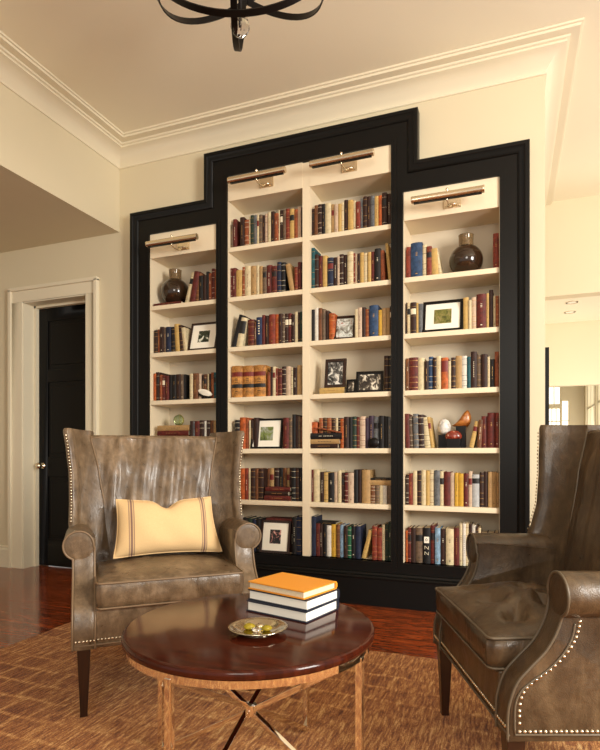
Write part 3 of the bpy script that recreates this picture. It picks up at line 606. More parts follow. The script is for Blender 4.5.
flat_book(-2.703, -2.405, 3.83, .17, 1.239, .043, 't', 'tan book lying flat directly beneath the green glass ball', grp=G5)
flat_book(-1.375, -1.160, 3.818, .235, 1.091, .032, 'n', 'dark book lying flat, lowest of three under small orange books, centre-right bay', grp=G5)
flat_book(-1.375, -1.148, 3.816, .235, 1.124, .033, 't', 'tan book with pale pages lying flat in middle of three, centre-right bay', grp=G5)
flat_book(-1.375, -1.130, 3.818, .235, 1.158, .044, 'k', 'thick black book lying flat, topmost of three under small orange books', grp=G5)
flat_book(-.945, -.772, 3.84, .16, .8295, .036, 't', 'tan book lying flat across four short books, sixth shelf, centre-right bay', grp=G5)
flat_book(-.945, -.770, 3.842, .16, .8665, .013, 'k', 'thin black book lying flat above the tan one, sixth shelf, centre-right bay', grp=G5)
flat_book(-1.335, -1.185, 3.85, .14, TOPD, .010, 'k', 'thin black book lying flat on top of dark books, bottom shelf, centre-right bay', grp=G5)
flat_book(-1.765, -1.54, 3.91, .13, .522, .034, 'm', 'maroon book lying flat behind and above framed picture, bottom shelf, centre-left bay', grp=G5)
flat_book(-1.298, -1.113, 3.822, .20, 1.486, .043, 'g', 'golden tan book lying flat under the tall black and white photograph', grp=G5)
# little books standing on the black one
sm = [(-1.369, .044, .082, 'o', 'burnt orange'), (-1.313, .030, .110, 'u', 'rust'), (-1.281, .027, .112, 'n', 'dark brown'), (-1.252, .034, .110, 'u', 'rust'), (-1.216, .028, .108, 'n', 'dark brown'), (-1.186, .018, .106, 'c', 'cream'), (-1.166, .026, .108, 'n', 'dark brown')]
for i, (x, t, h, c, nm) in enumerate(sm):
    b = make_book('small_book', t, h, .10, c, random.Random(i), 'bands'); b.location = (x+t/2, 3.85, 1.2035)
    tag(b, 'small '+nm+' book, '+('leftmost' if i == 0 else 'rightmost' if i == 6 else ORD[i]+' from left')+', standing on flat black book, centre-right bay', 'book', 'small books standing on the flat pile')
b = flat_book(-1.312, -1.13, 3.815, .03, 1.235, .010, 'u', 'slim rust booklet lying aslant before the small books, centre-right bay', tilt=.20, style='plain')

# ------------------------------------------------------------------ framed pictures
def framed(name, xc, w_, h_, z, y, lean, bw, img_w, img_h, fm, pic, label, rz=0, group='framed pictures standing on the shelves', heart=False, mat=MATBOARD):
    r = empty(name, (xc, y, z+.001), 0, label, 'picture', group); r.rotation_euler = (-lean, 0, rz)
    m = MB(); dp = .016
    for a, b, c, d_ in ((-w_/2, w_/2, 0, bw), (-w_/2, w_/2, h_-bw, h_), (-w_/2, -w_/2+bw, bw, h_-bw), (w_/2-bw, w_/2, bw, h_-bw)): m.box(a, b, 0, dp, c, d_)
    m.build('frame', fm, r)
    MB().box(-w_/2+bw, w_/2-bw, .007, dp-.001, bw, h_-bw).build('mat_board', mat, r)
    MB().box(-img_w/2, img_w/2, .0055, .008, h_/2-img_h/2, h_/2+img_h/2).build('image', pic, r)
    st = MB(); ly = h_*.55; st.box(-.012, .012, dp, dp+.006, .004, ly); st.build('easel_back', fm, r)
    return r
P1 = picture_mat('landscape_print', [(.3, srgb(52, 56, 40)), (.45, srgb(120, 134, 70)), (.55, srgb(150, 154, 140)), (.7, srgb(226, 226, 214))], 16, 1)
P2 = picture_mat('flower_print', [(.38, srgb(24, 22, 22)), (.52, srgb(46, 40, 40)), (.58, srgb(196, 130, 120)), (.68, srgb(230, 214, 200))], 22, 3)
P3 = picture_mat('white_rose_print', [(.42, srgb(26, 34, 24)), (.56, srgb(60, 72, 52)), (.60, srgb(220, 220, 204))], 24, 5)
P4 = picture_mat('garden_print', [(.35, srgb(64, 66, 30)), (.5, srgb(120, 118, 58)), (.62, srgb(150, 130, 90)), (.75, srgb(80, 100, 90))], 26, 7)
P5 = picture_mat('black_and_white_photo', [(.38, srgb(20, 20, 20)), (.5, srgb(96, 94, 90)), (.58, srgb(222, 218, 208))], 22, 9)
P6 = picture_mat('family_photo', [(.38, srgb(24, 20, 18)), (.52, srgb(74, 64, 54)), (.6, srgb(226, 216, 196))], 26, 11)
P7 = picture_mat('faded_colour_photo', [(.35, srgb(60, 34, 26)), (.48, srgb(160, 160, 150)), (.55, srgb(214, 220, 216)), (.66, srgb(150, 80, 50))], 20, 13)
framed('framed_picture', -1.733, .258, .232, 1.09, 3.826, .15, .015, .105, .105, FRAMEBLK, P1, 'black framed landscape print in wide white mat, fifth shelf, centre-left bay')
framed('framed_picture', -1.662, .243, .245, .305, 3.820, .20, .018, .09, .105, FRAMEBRN, P2, 'dark framed flower print with cream mat on bottom shelf beside left armchair')
framed('framed_picture', -2.290, .257, .242, 1.874, 3.826, .28, .017, .10, .10, FRAMEBRN, P3, 'dark framed white flower print leaning in the far-left bay')
framed('framed_picture', -.430, .268, .232, 1.874, 3.826, .26, .020, .115, .105, FRAMEBLK, P4, 'black framed green garden print in wide mat, second shelf, far-right bay')
framed('framed_picture', -1.190, .158, .215, 1.5305, 3.835, .16, .020, .110, .165, FRAMEBRN, P5, 'tall dark framed black and white photograph standing on a flat book', mat=BLKLAB)
framed('framed_picture', -1.066, .070, .100, 1.485, 3.825, .16, .012, .040, .07, FRAMEBLK, P6, 'smallest black framed picture, between two larger framed photographs', mat=BLKLAB)
framed('framed_picture', -.935, .196, .160, 1.485, 3.845, .22, .016, .15, .115, FRAMEBLK, P6, 'wide black framed group photograph right of the smallest framed picture', rz=.12, mat=BLKLAB)
framed('framed_picture', -1.118, .150, .190, 1.874, 3.832, .30, .006, .12, .15, FRAMEBRN, P7, 'small colour photograph leaning among books, third shelf, centre-right bay', rz=.1, mat=FRAMEBRN)

# ------------------------------------------------------------------ ornaments on the shelves
def vase(x, y, z, r, label):
    v = empty('vase', (x, y, z), 0, label, 'vase', 'round smoked brown glass vases')
    pr = [(r*.42, 0)]+[(r*sin(a), r*.97-r*.97*cos(a)) for a in [PI*(.16+.70*i/16) for i in range(17)]]
    nk = r*.44; zt = pr[-1][1]
    body = [(p, q-.0) for p, q in pr]
    MB().lathe(body, 40).build('body', BROWNGLASS, v, smooth=True)
    MB().lathe([(nk, zt-.006), (nk*.98, zt+.02), (nk*1.0, zt+r*.62), (nk*1.05, zt+r*.66), (nk*.95, zt+r*.66), (nk*.88, zt+r*.6), (nk*.88, zt+.0)], 32, cap=False).build('neck', BROWNNECK, v, smooth=True)
    return v
vase(-.283, 3.935, 2.259, .112, 'round smoked brown glass vase alone on top shelf, far-right bay')
vase(-2.610, 3.945, 2.2815, .118, 'round smoked brown glass vase on a flat book, far-left bay')
gb = empty('glass_ball', (-2.547, 3.90, 1.2825), 0, 'small green-tinted glass ball on flat tan book, far-left bay', 'ornament')
MB().lathe([(.0, 0)]+[(.045*sin(PI*i/16), .045-.045*cos(PI*i/16)) for i in range(1, 16)]+[(0, .090)], 28, cap=False).build('ball', GREENGLASS, gb, smooth=True)
m = MB()
for k in range(3):
    a = PI*k/3; m.tube([(.0453*sin(t)*cos(a), .0453*sin(t)*sin(a), .0455-.0450*cos(t)) for t in [PI*i/14 for i in range(15)]], .003, 6)
m.build('glass_rib', AMBERGLASS, gb, smooth=True)
# white lozenge ornament
o = MB(); o.loft([[(q*.062*cos(a)*(1 if abs(cos(a)) < .9 else 1.05), -.010+dy, q*.024*sin(a)) for a in [2*PI*k/24 for k in range(24)]] for q, dy in ((.85, 0), (1, .004), (1, .014), (.85, .018))])
o = o.build('ornament', MATBOARD, smooth='auto'); o.location = (-2.255, 3.828, 1.535); o.rotation_euler = (0, .30, 0)
tag(o, 'small white oval ornament leaning before dark books in the far-left bay', 'ornament')
m = MB(); m.box(-.05, .05, -.004, .012, -.036, -.016); m.build('foot', FRAMEBLK, o)
# black round ornament
o = MB().loft([[(q*.038*cos(a), dy, .036+q*.038*max(-.95, sin(a))) for a in [2*PI*k/28 for k in range(28)]] for q, dy in ((.8, 0), (1, .006), (1, .022), (.8, .028))]).build('disc_ornament', FRAMEBLK, smooth='auto')
o.location = (-.898, 3.812, 1.0915); tag(o, 'small round black disc ornament standing before books, centre-right bay', 'ornament')
# three objects on black stands
a_ = empty('agate_ornament', (-.424, 3.90, 1.0905), 0, 'white agate egg on black block, left one of three ornaments, far-right bay', 'ornament', 'mineral and shell ornaments on black stands')
MB().box(-.036, .036, -.036, .036, 0, .088).build('stand', FRAMEBLK, a_, bevel=.002)
MB().lathe([(0, .088)]+[(.044*sin(PI*i/14)*(1+.0*i), .088+.056-.056*cos(PI*i/14)) for i in range(1, 14)]+[(0, .200)], 28, cap=False).build('agate_egg', WHITESTONE, a_, smooth=True)
a_ = empty('shell_ornament', (-.315, 3.925, 1.0905), 0, 'amber brown leaf-shaped shell on tall black block, right of three ornaments', 'ornament', 'mineral and shell ornaments on black stands')
MB().box(-.032, .032, -.03, .03, 0, .150).build('stand', FRAMEBLK, a_, bevel=.002)
m = MB(); sh = [(-.062, .152), (-.035, .172), (-.012, .196), (.012, .232), (.040, .258), (.058, .238), (.066, .205), (.060, .170), (.042, .145), (.010, .138), (-.03, .144)]
sp = catmull([(x, 0, z_) for x, z_ in sh]+[(-.062, 0, .152)], 4)[:-1]; cx_, cz_ = .015, .19
m.loft([[(cx_+(p.x-cx_)*q, yy, cz_+(p.z-cz_)*q) for p in sp] for q, yy in ((.25, -.022), (.6, -.018), (.88, -.010), (1, 0), (.88, .010), (.5, .014))])
m.build('shell', SHELLBR, a_, smooth=True)
a_ = empty('red_stone_ornament', (-.358, 3.84, 1.0905), 0, 'red jasper slab on small black stand, front middle of three ornaments', 'ornament', 'mineral and shell ornaments on black stands')
MB().box(-.044, .044, -.02, .022, 0, .062).build('stand', FRAMEBLK, a_, bevel=.002)
m = MB(); N8 = 32
m.loft([[(.054*q*cos(2*PI*k/N8)*(1+.06*sin(3*2*PI*k/N8)), .024*q*sin(2*PI*k/N8), zz) for k in range(N8)] for q, zz in ((.75, .058), (.98, .066), (1.02, .078), (.9, .098), (.6, .112), (.25, .117))])
m.build('jasper_slab', REDSTONE, a_, smooth=True)

# ------------------------------------------------------------------ picture lights
def picture_light(x, zt, where):
    r = empty('picture_light', (x, 3.797, zt), 0, 'polished nickel picture light mounted above the '+where, 'picture light', 'nickel picture lights along the bookcase header')
    m = MB(); m.box(-.036, .076, -.008, 0, -.040, .040); m.box(-.026, .066, -.012, -.008, -.030, .030); m.build('wall_plate', NICKEL, r, bevel=.002)
    m = MB(); m.tube(catmull([(.02, -.010, -.01), (.016, -.05, -.045), (.008, -.10, -.058), (0, -.137, -.046), (0, -.142, -.030)], 6), .0055, 8)
    m.tube([(-.01, -.03, -.025), (.05, -.03, -.025)], .008, 10); m.build('arm', NICKEL, r, smooth=True)
    m = MB(); ns = 20; yc, zc, rr = -.142, -.010, .0225
    loops = []
    for xx, q in ((-.228, .7), (-.228, 1), (-.222, 1.06), (-.216, 1), (.216, 1), (.222, 1.06), (.228, 1), (.228, .7)):
        loops.append([(xx, yc+q*rr*cos(a), zc+q*rr*sin(a)) for a in [2*PI*k/ns for k in range(ns)]])
    m.loft(loops); m.build('lamp_shade', NICKEL, r, smooth='auto')
    m = MB(); m.box(-.212, .212, yc-.010, yc+.012, zc-.0262, zc-.0225); m.build('lamp_slot', FRAMEBLK, r)
    MB().lathe([(.004, 0), (.004, .006), (.009, .012), (.009, .018), (.004, .024), (.0, .025)], 14, c=(0, yc, zc+rr-.002)).build('finial', NICKEL, r, smooth=True)
picture_light(-2.452, 2.712, 'far-left bay')
picture_light(-1.728, 3.088, 'centre-left bay')
picture_light(-1.086, 3.088, 'centre-right bay')
picture_light(-.380, 2.722, 'far-right bay')

# ------------------------------------------------------------------ chandelier
CC = Vector((-1.049, 2.062, 3.155)); CR = .400
ch = empty('orb_chandelier', CC, 0, 'black iron strap orb chandelier with clear crystal ball, hanging from ceiling', 'chandelier')
for n1, n2, rq in ((.761, -1.0075, 1), (-1.226, .3194, .985), (-.0416, 1.0835, .97), (.4325, -.0625, .875)):
    nrm = Vector((cos(n1)*cos(n2), sin(n1)*cos(n2), sin(n2))); u = Vector((-sin(n1), cos(n1), 0)); v = nrm.cross(u)
    MB().strap(Vector((0, 0, 0)), CR*rq, u, v, nrm, .0135, .003).build('strap_ring', IRON, ch, smooth='auto')
MB().tube([(0, 0, -.289), (0, 0, ZC-CC.z)], .008, 10).build('stem', IRON, ch, smooth=True)
MB().lathe([(.07, ZC-CC.z-.03), (.075, ZC-CC.z-.006), (.075, ZC-CC.z)], 28).build('canopy', IRON, ch, smooth='auto')
cb = MB(); cb.lathe([(0, -.372)]+[(.040*sin(PI*i/9), -.330-.042*cos(PI*i/9)) for i in range(1, 9)]+[(0, -.288)], 12, cap=False); cb.build('crystal_ball', CRYSTAL, ch)['label'] = 'faceted clear crystal ball'
for k in range(4):
    a = PI/4+PI*k/2; c_, s_ = cos(a), sin(a)
    m = MB(); m.tube(catmull([(0, 0, -.10), (.07*c_, .07*s_, -.13), (.13*c_, .13*s_, -.09), (.14*c_, .14*s_, -.04)], 5), .006, 8)
    arm = m.build('candle_arm', IRON, ch, smooth=True)
    MB().lathe([(.012, -.04), (.024, -.036), (.012, -.03), (.011, .05), (.0, .052)], 14, c=(.14*c_, .14*s_, 0)).build('candle_sleeve', MATBOARD, arm, smooth='auto')

# ------------------------------------------------------------------ rug
RZ = .008
rg = MB(); nx_, ny_ = 60, 60; xa, xb, ya_, yb_ = -2.55, 1.9, -1.6, 2.88
rr_ = random.Random(2)
top = [[(lerp(xa, xb, i/nx_)+(rr_.uniform(-.006, .006) if i in (0, nx_) else 0), lerp(ya_, yb_, j/ny_)+(rr_.uniform(-.006, .006) if j in (0, ny_) else 0)) for j in range(ny_+1)] for i in range(nx_+1)]
T_ = [[rg.bm.verts.new((x, y, RZ)) for x, y in col] for col in top]; B_ = [[rg.bm.verts.new((x, y, .0005)) for x, y in col] for col in top]
for i in range(nx_):
    for j in range(ny_): rg._face([T_[i][j], T_[i+1][j], T_[i+1][j+1], T_[i][j+1]])
    rg._face([B_[i][0], B_[i+1][0], T_[i+1][0], T_[i][0]]); rg._face([T_[i][ny_], T_[i+1][ny_], B_[i+1][ny_], B_[i][ny_]])
for j in range(ny_):
    rg._face([T_[0][j], T_[0][j+1], B_[0][j+1], B_[0][j]]); rg._face([B_[nx_][j], B_[nx_][j+1], T_[nx_][j+1], T_[nx_][j]])
tag(rg.build('area_rug', RUG), 'large rust brown woven area rug lying on the hardwood floor', 'rug')

# ------------------------------------------------------------------ coffee table
TX, TY, TH, TR, TA = -.773, 1.591, .512, .392, -.1403
tb = empty('coffee_table', (TX, TY, RZ), 0, 'round coffee table with dark wood top and chrome crossed-bar base', 'table')
TH -= RZ
MB().lathe([(TR-.012, TH-.028), (TR-.002, TH-.024), (TR, TH-.016), (TR-.001, TH-.006), (TR-.006, TH-.001), (TR-.012, TH)], 96).build('tabletop', TABLEWOOD, tb, smooth='auto')
m = MB(); m.lathe([(.366, TH-.049), (.382, TH-.049), (.382, TH-.0285), (.366, TH-.0285), (.366, TH-.049)], 96, cap=False); m.build('chrome_ring', CHROME, tb, smooth='auto')
lg = []
for k in range(4):
    a = TA+k*PI/2; x, y = .374*cos(a), .374*sin(a); lg.append((x, y))
    m = MB(); s_ = .010
    ca, sa = cos(a), sin(a)
    lp = [(x+ca*p-sa*q, y+sa*p+ca*q) for p, q in ((-s_, -s_), (s_, -s_), (s_, s_), (-s_, s_))]
    m.loft([[(u_, v_, 0) for u_, v_ in lp], [(u_, v_, TH-.04) for u_, v_ in lp]]); m.build('leg', CHROME, tb, bevel=.0015)
for i, j in ((0, 2), (1, 3)):
    for (p, q) in ((i, j), (j, i)):
        a = lg[p]; b = lg[q]; off = .0
        P3 = [(a[0]*.97, a[1]*.97, TH-.055), (0, 0, TH/2-.02+(.006 if i else -.006)), (b[0]*.97, b[1]*.97, .012)]
        m = MB(); m.tube([P3[0], tuple(lerp(P3[0][c], P3[1][c], .5) for c in range(3)), P3[1], tuple(lerp(P3[1][c], P3[2][c], .5) for c in range(3)), P3[2]], .0085, square=True)
        m.build('cross_bar', CHROME, tb, bevel=.001)
MB().lathe([(.02, -.016), (.02, .016)], 20, c=(0, 0, TH/2-.02)).build('centre_hub', CHROME, tb, smooth='auto')
TT = TH+RZ+.0006
# books on the table: spine away, page edges toward the viewer
def table_book(w_, d_, t, z, cx, cy, rz, cover, label, pg=WPAGES):
    r = empty('book', (cx, cy, z), rz, label, 'book', 'large books piled on the coffee table')
    m = MB(); c = .0035
    m.loft([[(x, y, z_) for y, z_ in ((-d_/2, 0), (d_/2, 0), (d_/2+.006, t*.3), (d_/2+.006, t*.7), (d_/2, t), (-d_/2, t), (-d_/2, t-c), (d_/2-.004, t-c), (d_/2-.004, c), (-d_/2, c))] for x in (-w_/2, w_/2)])
    m.build('cover', cover, r)
    m = MB(); m.box(-w_/2+.004, w_/2-.004, -d_/2+.005, d_/2-.006, c, t-c); m.build('page_block', pg, r, bevel=.001)
    return r
table_book(.250, .195, .036, TT, -.702, 1.775, -.25, NAVYCOVER, 'white-paged book with navy cover, bottom of pile on coffee table')
table_book(.250, .190, .035, TT+.0365, -.700, 1.780, -.27, NAVYCOVER, 'white-paged book with dark cover, middle of pile on coffee table')
table_book(.243, .185, .026, TT+.072, -.705, 1.780, -.30, ORANGECOVER, 'book with orange cover on top of the coffee table pile', PAGES)
# tray
tr = empty('silver_tray', (-.712, 1.518, TT), 0, 'small round silver tray holding glass pieces on the coffee table', 'tray')
TRAY = MB(); nn = 72
pf = [(.0, .003), (.050, .003), (.062, .005), (.070, .011), (.090, .015), (.0935, .0165), (.095, .0185), (.0925, .0195), (.088, .0185), (.070, .0145), (.060, .008), (.048, .006), (0, .006)]
TRAY.loft([[(.94*r*(1+(.012*cos(24*2*PI*k/nn) if r > .085 else 0))*cos(2*PI*k/nn), r*(1+(.012*cos(24*2*PI*k/nn) if r > .085 else 0))*.94*sin(2*PI*k/nn), z_) for k in range(nn)] for r, z_ in pf], cap=False)
TRAY.build('dish', SILVER, tr, smooth=True)
MB().lathe([(.044, 0), (.046, .0), (.046, .004), (.042, .004)], 40).build('foot_ring', SILVER, tr)
for (x, y, r_, mt, lb) in ((-.028, -.002, .019, AMBERGLASS, 'olive glass pebble, left one in the silver tray'), (.004, -.018, .015, CRYSTAL, 'clear glass pebble, front one in the silver tray'), (.026, .006, .017, AMBERGLASS, 'olive glass pebble, right one in the silver tray'), (-.004, .022, .014, SILVER, 'silver pebble, rear one in the tray')):
    o = MB().lathe([(0, 0), (r_*.6, .001), (r_, r_*.35), (r_*.9, r_*.65), (r_*.5, r_*.9), (0, r_*.95)], 20, cap=False).build('glass_pebble', mt, smooth=True)
    o.location = (-.712+x, 1.518+y, TT+.0064); tag(o, lb, 'ornament', 'pebbles in the silver tray')

# ------------------------------------------------------------------ wing armchairs (front faces local -y)
def armchair(name, loc, rz, label, lea, pipe, folds, tufted, seed):
    root = empty(name, loc, rz, label, 'armchair', 'brown leather wing armchairs')
    Z0, ZT = .270, 1.136
    xs = lambda z: interp([(.28, .215), (.55, .222), (.75, .244), (.95, .275), (1.14, .315)], z)
    ys = lambda z: interp([(.28, .16), (.56, .16), (.75, .187), (.95, .232), (1.14, .290)], z)
    xo = lambda z: interp([(.28, .375), (.55, .392), (.72, .412), (.82, .410), (.95, .412), (1.06, .424), (1.16, .440)], z)
    yr = lambda z: interp([(.28, .30), (.6, .325), (1.16, .400)], z)
    yf = lambda z: interp([(.28, .12), (.62, .08), (.70, .075), (.76, .100), (.85, .122), (1.0, .132), (1.16, .145)], z)
    # back
    rd = random.Random(seed); ph = [rd.uniform(0, 6) for _ in range(8)]
    def fold(x, z):
        env = max(0, min(1, (z-.55)/.25))*max(0, min(1, (1.15-z)/.04))*max(0, 1-abs(x/.33)**4)
        a1 = sin(46*x+ph[0]+3*(z-1)*sin(ph[1])+1.2*sin(6*z+ph[4])); a2 = sin(71*x+ph[2]+9*(z-.9)+sin(11*z+ph[5])); a3 = sin(27*x-ph[3]+7*z)
        return folds*env*(a1*abs(a1)+.7*a2*max(0, sin(13*x+ph[6]+4*z))+.5*a3)-.022*(1-(x/.34)**2)*(.4+.6*max(0, min(1, (1.15-z)/.5)))
    m = MB(); loops = []; NB = 110
    levels = [(lerp(Z0, ZT-.02, i/60), 1, 0) for i in range(61)]+[(ZT-.012, .985, 0), (ZT-.005, .94, 0), (ZT, .84, 0), (ZT+.001, .6, 0)]
    for z, q, _ in levels:
        fr = []; rb = []
        yc = (ys(z)+yr(z))/2
        for i in range(NB+1):
            x = lerp(-1, 1, i/NB)*(xs(z)+.008)
            y = ys(z)+fold(x, z); fr.append((x*(1 if q == 1 else .5+.5*q), lerp(yc, y, q), z))
        for i in range(9):
            x = lerp(1, -1, i/8)*(xs(z)+.008); rb.append((x*(1 if q == 1 else .5+.5*q), lerp(yc, yr(z)-.004, q), z))
        loops.append(fr+rb)
    m.loft(loops); m.build('backrest', lea, root, smooth='auto')
    MB().tube([(x*xs(1.13), ys(1.13)+fold(x*xs(1.13), 1.135)-.002+.004, ZT-.013) for x in [lerp(-1, 1, i/24) for i in range(25)]], .004, 6).build('back_welt', pipe, root, smooth=True)
    for s in (-1, 1):
        # wing
        m = MB(); loops = []
        def sec(z):
            X, S, YS, YR, YF = xo(z), xs(z), ys(z), yr(z), yf(z)
            p = [(S, YS), (S-.015, YS+.05), (S-.015, YR-.002), (lerp(S, X, .4), YR), (X-.06, YR), (X-.022, YR-.012), (X-.005, YR-.04), (X, YR-.08),
                 (X+.002, lerp(YR, YF, .5)), (X, YF+.05), (X, YF+.022), (X-.004, YF+.006), (X-.018, YF-.002), (X-.034, YF+.004), (X-.042, YF+.018)]
            a = Vector((X-.044, YF+.03)); b = Vector((S, YS)); c = Vector((lerp(X-.05, S, .30), lerp(YF, YS, .80)))
            for i in range(10):
                t = i/10; q = a*(1-t)**2+c*2*t*(1-t)+b*t*t; p.append((q.x, q.y))
            return p
        lv = [(lerp(Z0, ZT, i/40), 1) for i in range(41)]+[(ZT+.008, .98), (ZT+.014, .93), (ZT+.018, .84)]
        for z, q in lv:
            p = sec(min(z, ZT)); cx = sum(a for a, b in p)/len(p); cy = sum(b for a, b in p)/len(p)
            if q < 1:
                # round the top edge: pull towards a mid line of the wing
                p = [(lerp(lerp(xo(ZT)-.022, xs(ZT)+.02, max(0, min(1, (b-yf(ZT))/(ys(ZT)-yf(ZT)+.04)))), a, q if b < ys(ZT) else (q+1)/2), lerp(cy, b, (1+q)/2 if q > .9 else .95)) for a, b in p]
            loops.append([(s*a, b, z+.010*max(0, (z-1.0)/.15)*(1-(b-.1)/.3)) for a, b in p])
        m.loft(loops); wing = m.build('wing', lea, root, smooth='auto')
        zz = [lerp(.50, ZT-.005, i/24) for i in range(25)]
        MB().tube([(s*(xs(z)+.001), ys(z)-.003, z) for z in zz], .0045, 6).build('wing_seam_welt', pipe, wing, smooth=True)
        m = MB(); z = .735
        while z < ZT-.004:
            m.dome((s*(xo(z)-.010), yf(z)-.001, z+.010*max(0, (z-1.0)/.15)), (s*.35, -1, 0), .0054); z += .0138
        m.build('nailhead_trim', NAIL, wing, smooth=True)['label'] = 'row of pewter nailheads'
        # arm: body panel, rolled top and sweeping front
        front = catmull([(0, -.156, .69), (0, -.152, .635), (0, -.164, .575), (0, -.196, .515), (0, -.240, .468), (0, -.277, .425), (0, -.297, .37), (0, -.302, .33), (0, -.302, Z0)], 5)
        XI, XO = .300, .388
        yz = [(p.y, p.z) for p in front]+[(.26, Z0), (.26, .66), (-.10, .69)]
        m = MB(); loops = []
        for x, q in ((XI, .006), (XI+.003, .002), (XI+.009, 0), (XO-.009, 0), (XO-.003, .002), (XO, .006)):
            loops.append([(s*x, (y+q if i < len(front) else y), z) for i, (y, z) in enumerate(yz)])
        m.loft(loops)
        rc, rz_ = .366, .660; RR = .0625
        loops = []
        for y, q in ((-.1560, .55), (-.1560, .93), (-.155, .98), (-.152, 1.0), (-.12, 1.0), (-.05, .99), (.05, .97), (.16, .95), (.20, .9)):
            loops.append([(s*(rc+q*RR*cos(a)), y, rz_+q*RR*sin(a)) for a in [2*PI*k/32 for k in range(32)]])
        m.loft(loops)
        arm = m.build('arm', lea, root, smooth='auto')
        # welt round the front of the arm
        path = []
        for p in reversed(front[4:]): path.append((s*(XI+.003), p.y-.001, p.z))
        for k in range(25):
            a = PI*1.02-(PI*1.40)*k/24
            path.append((s*(rc+(RR-.003)*cos(a)), -.157, rz_+(RR-.003)*sin(a)))
        for p in front[9:]: path.append((s*(XO-.001), p.y-.001, p.z))
        MB().tube(path, .0045, 6).build('arm_welt', pipe, arm, smooth=True)
        # panel welt and nails on the outer side
        side = catmull([(0, -.108, .592), (0, -.118, .550), (0, -.144, .506), (0, -.184, .466), (0, -.226, .436), (0, -.256, .408), (0, -.270, .37), (0, -.271, .31)], 10)
        nl = MB(); acc = 1; last = None
        pts = [(s*(XO), p.y, p.z) for p in side]
        y = -.271
        while y < .24: pts.append((s*XO, y, .296)); y += .002
        for p in pts:
            if last is None or (Vector(p)-Vector(last)).length >= .0138:
                nl.dome((p[0]+s*.0005, p[1], p[2]), (s, 0, 0), .0054); last = p
        nl.build('nailhead_trim', NAIL, arm, smooth=True)['label'] = 'row of pewter nailheads'
        MB().tube([(s*(XO+.001), p.y-.014, p.z-.006) for p in side]+[(s*(XO+.001), -.284, .288), (s*(XO+.001), 0, .286), (s*(XO+.001), .26, .286)], .0032, 6).build('side_welt', pipe, arm, smooth=True)
    # seat deck and front rail
    m = MB(); m.box(-.302, .302, -.296, .27, Z0, .425); sd = m.build('seat_rail', lea, root, bevel=.006)
    nl = MB(); x = -.375
    while x < .38: nl.dome((x, -.3035 if abs(x) > .300 else -.2975, .304), (0, -1, 0), .0054); x += .0138
    nl.build('nailhead_trim', NAIL, sd, smooth=True)['label'] = 'row of pewter nailheads'
    MB().tube([(-.388, -.300, .286), (-.30, -.301, .286), (.30, -.301, .286), (.388, -.300, .286)], .0035, 6).build('rail_welt', pipe, sd, smooth=True)
    # seat cushion
    cw, y0, y1, z0, z1 = .298, -.322, .165, .426, (.526 if tufted else .540)
    m = MB(); NX, NY = 56, 48
    tufts = [(-.15, -.20), (.02, -.21), (.17, -.19), (-.08, -.06), (.10, -.06), (-.17, .05), (.0, .06), (.17, .05)] if tufted else []
    rd = random.Random(seed+5); ws = [(rd.uniform(-.25, .25), rd.uniform(-.3, .1), rd.uniform(0, PI), rd.uniform(.02, .05)) for _ in range(10)]
    def ztop(x, y):
        u, v = x/cw, (y-(y0+y1)/2)/((y1-y0)/2)
        e = (1-abs(u)**6)*(1-abs(v)**6)
        h = (.052 if tufted else .032)*(1-u*u)*(1-v*v)+.006*e-.006
        for tx, ty in tufts:
            d2 = (x-tx)**2+(y-ty)**2; h += .012*math.exp(-d2/.012)-.040*math.exp(-d2/.0008)-.026*math.exp(-d2/.003)
        for a, b in zip(tufts, tufts[1:]):
            # soft creases between neighbouring tufts
            ax, ay = a; bx, by = b; dx, dy = bx-ax, by-ay; l2 = dx*dx+dy*dy
            t = max(0, min(1, ((x-ax)*dx+(y-ay)*dy)/l2)); d2 = (x-ax-t*dx)**2+(y-ay-t*dy)**2; h -= .013*math.exp(-d2/.00022)
        for wx_, wy_, wa, wl in ws:
            c, s_ = cos(wa), sin(wa); a = (x-wx_)*c+(y-wy_)*s_; b = -(x-wx_)*s_+(y-wy_)*c
            h += (.0055 if tufted else .0040)*math.exp(-(a/(wl*1.8))**2)*math.exp(-(b/.008)**2)*e
        return z1+h
    def outline(q, inset):
        pts = []
        rc_ = .022
        W = cw-inset; A, B = y0+inset, y1-inset
        for cx, cy, a0 in ((W-rc_, A+rc_, -PI/2), (W-rc_, B-rc_, 0), (-W+rc_, B-rc_, PI/2), (-W+rc_, A+rc_, PI)):
            for k in range(7):
                a = a0+PI/2*k/6; pts.append((cx+rc_*cos(a), cy+rc_*sin(a)))
        out = []
        for i in range(len(pts)):
            p, r = pts[i], pts[(i+1) % len(pts)]; L_ = math.hypot(r[0]-p[0], r[1]-p[1]); n = 12 if L_ > .1 else 1
            for k in range(n): out.append((lerp(p[0], r[0], k/n), lerp(p[1], r[1], k/n)))
        return out
    def wob(i, n): return .0022*sin(i*.9+seed)+.0016*sin(i*2.3)
    lo = []
    for ins, zf in ((.05, z0+.004), (.012, z0), (.002, z0+.006), (-.002, z0+.03), (-.003, z0+.06), (-.002, z0+.085)):
        o_ = outline(1, ins); lo.append([(x+(wob(i, 1) if ins < 0 else 0)*(1 if x > 0 else -1), y+(wob(i+3, 1) if ins < 0 else 0), zf) for i, (x, y) in enumerate(o_)])
    for ins in (.0, .004, .012, .025, .045, .07, .10, .13, .16, .19, .22, .235):
        o_ = outline(1, 0); c_y = (y0+y1)/2
        kx = 1-ins/.245; pts = []
        for x, y in o_: X, Y = x*kx, c_y+(y-c_y)*kx; pts.append((X, Y, (ztop(X, Y)-(.010 if ins == 0 else .002 if ins == .004 else 0))))
        lo.append(pts)
    m.loft(lo)
    cu = m.build('seat_cushion', lea, root, smooth=True)
    o_ = outline(1, -.002)
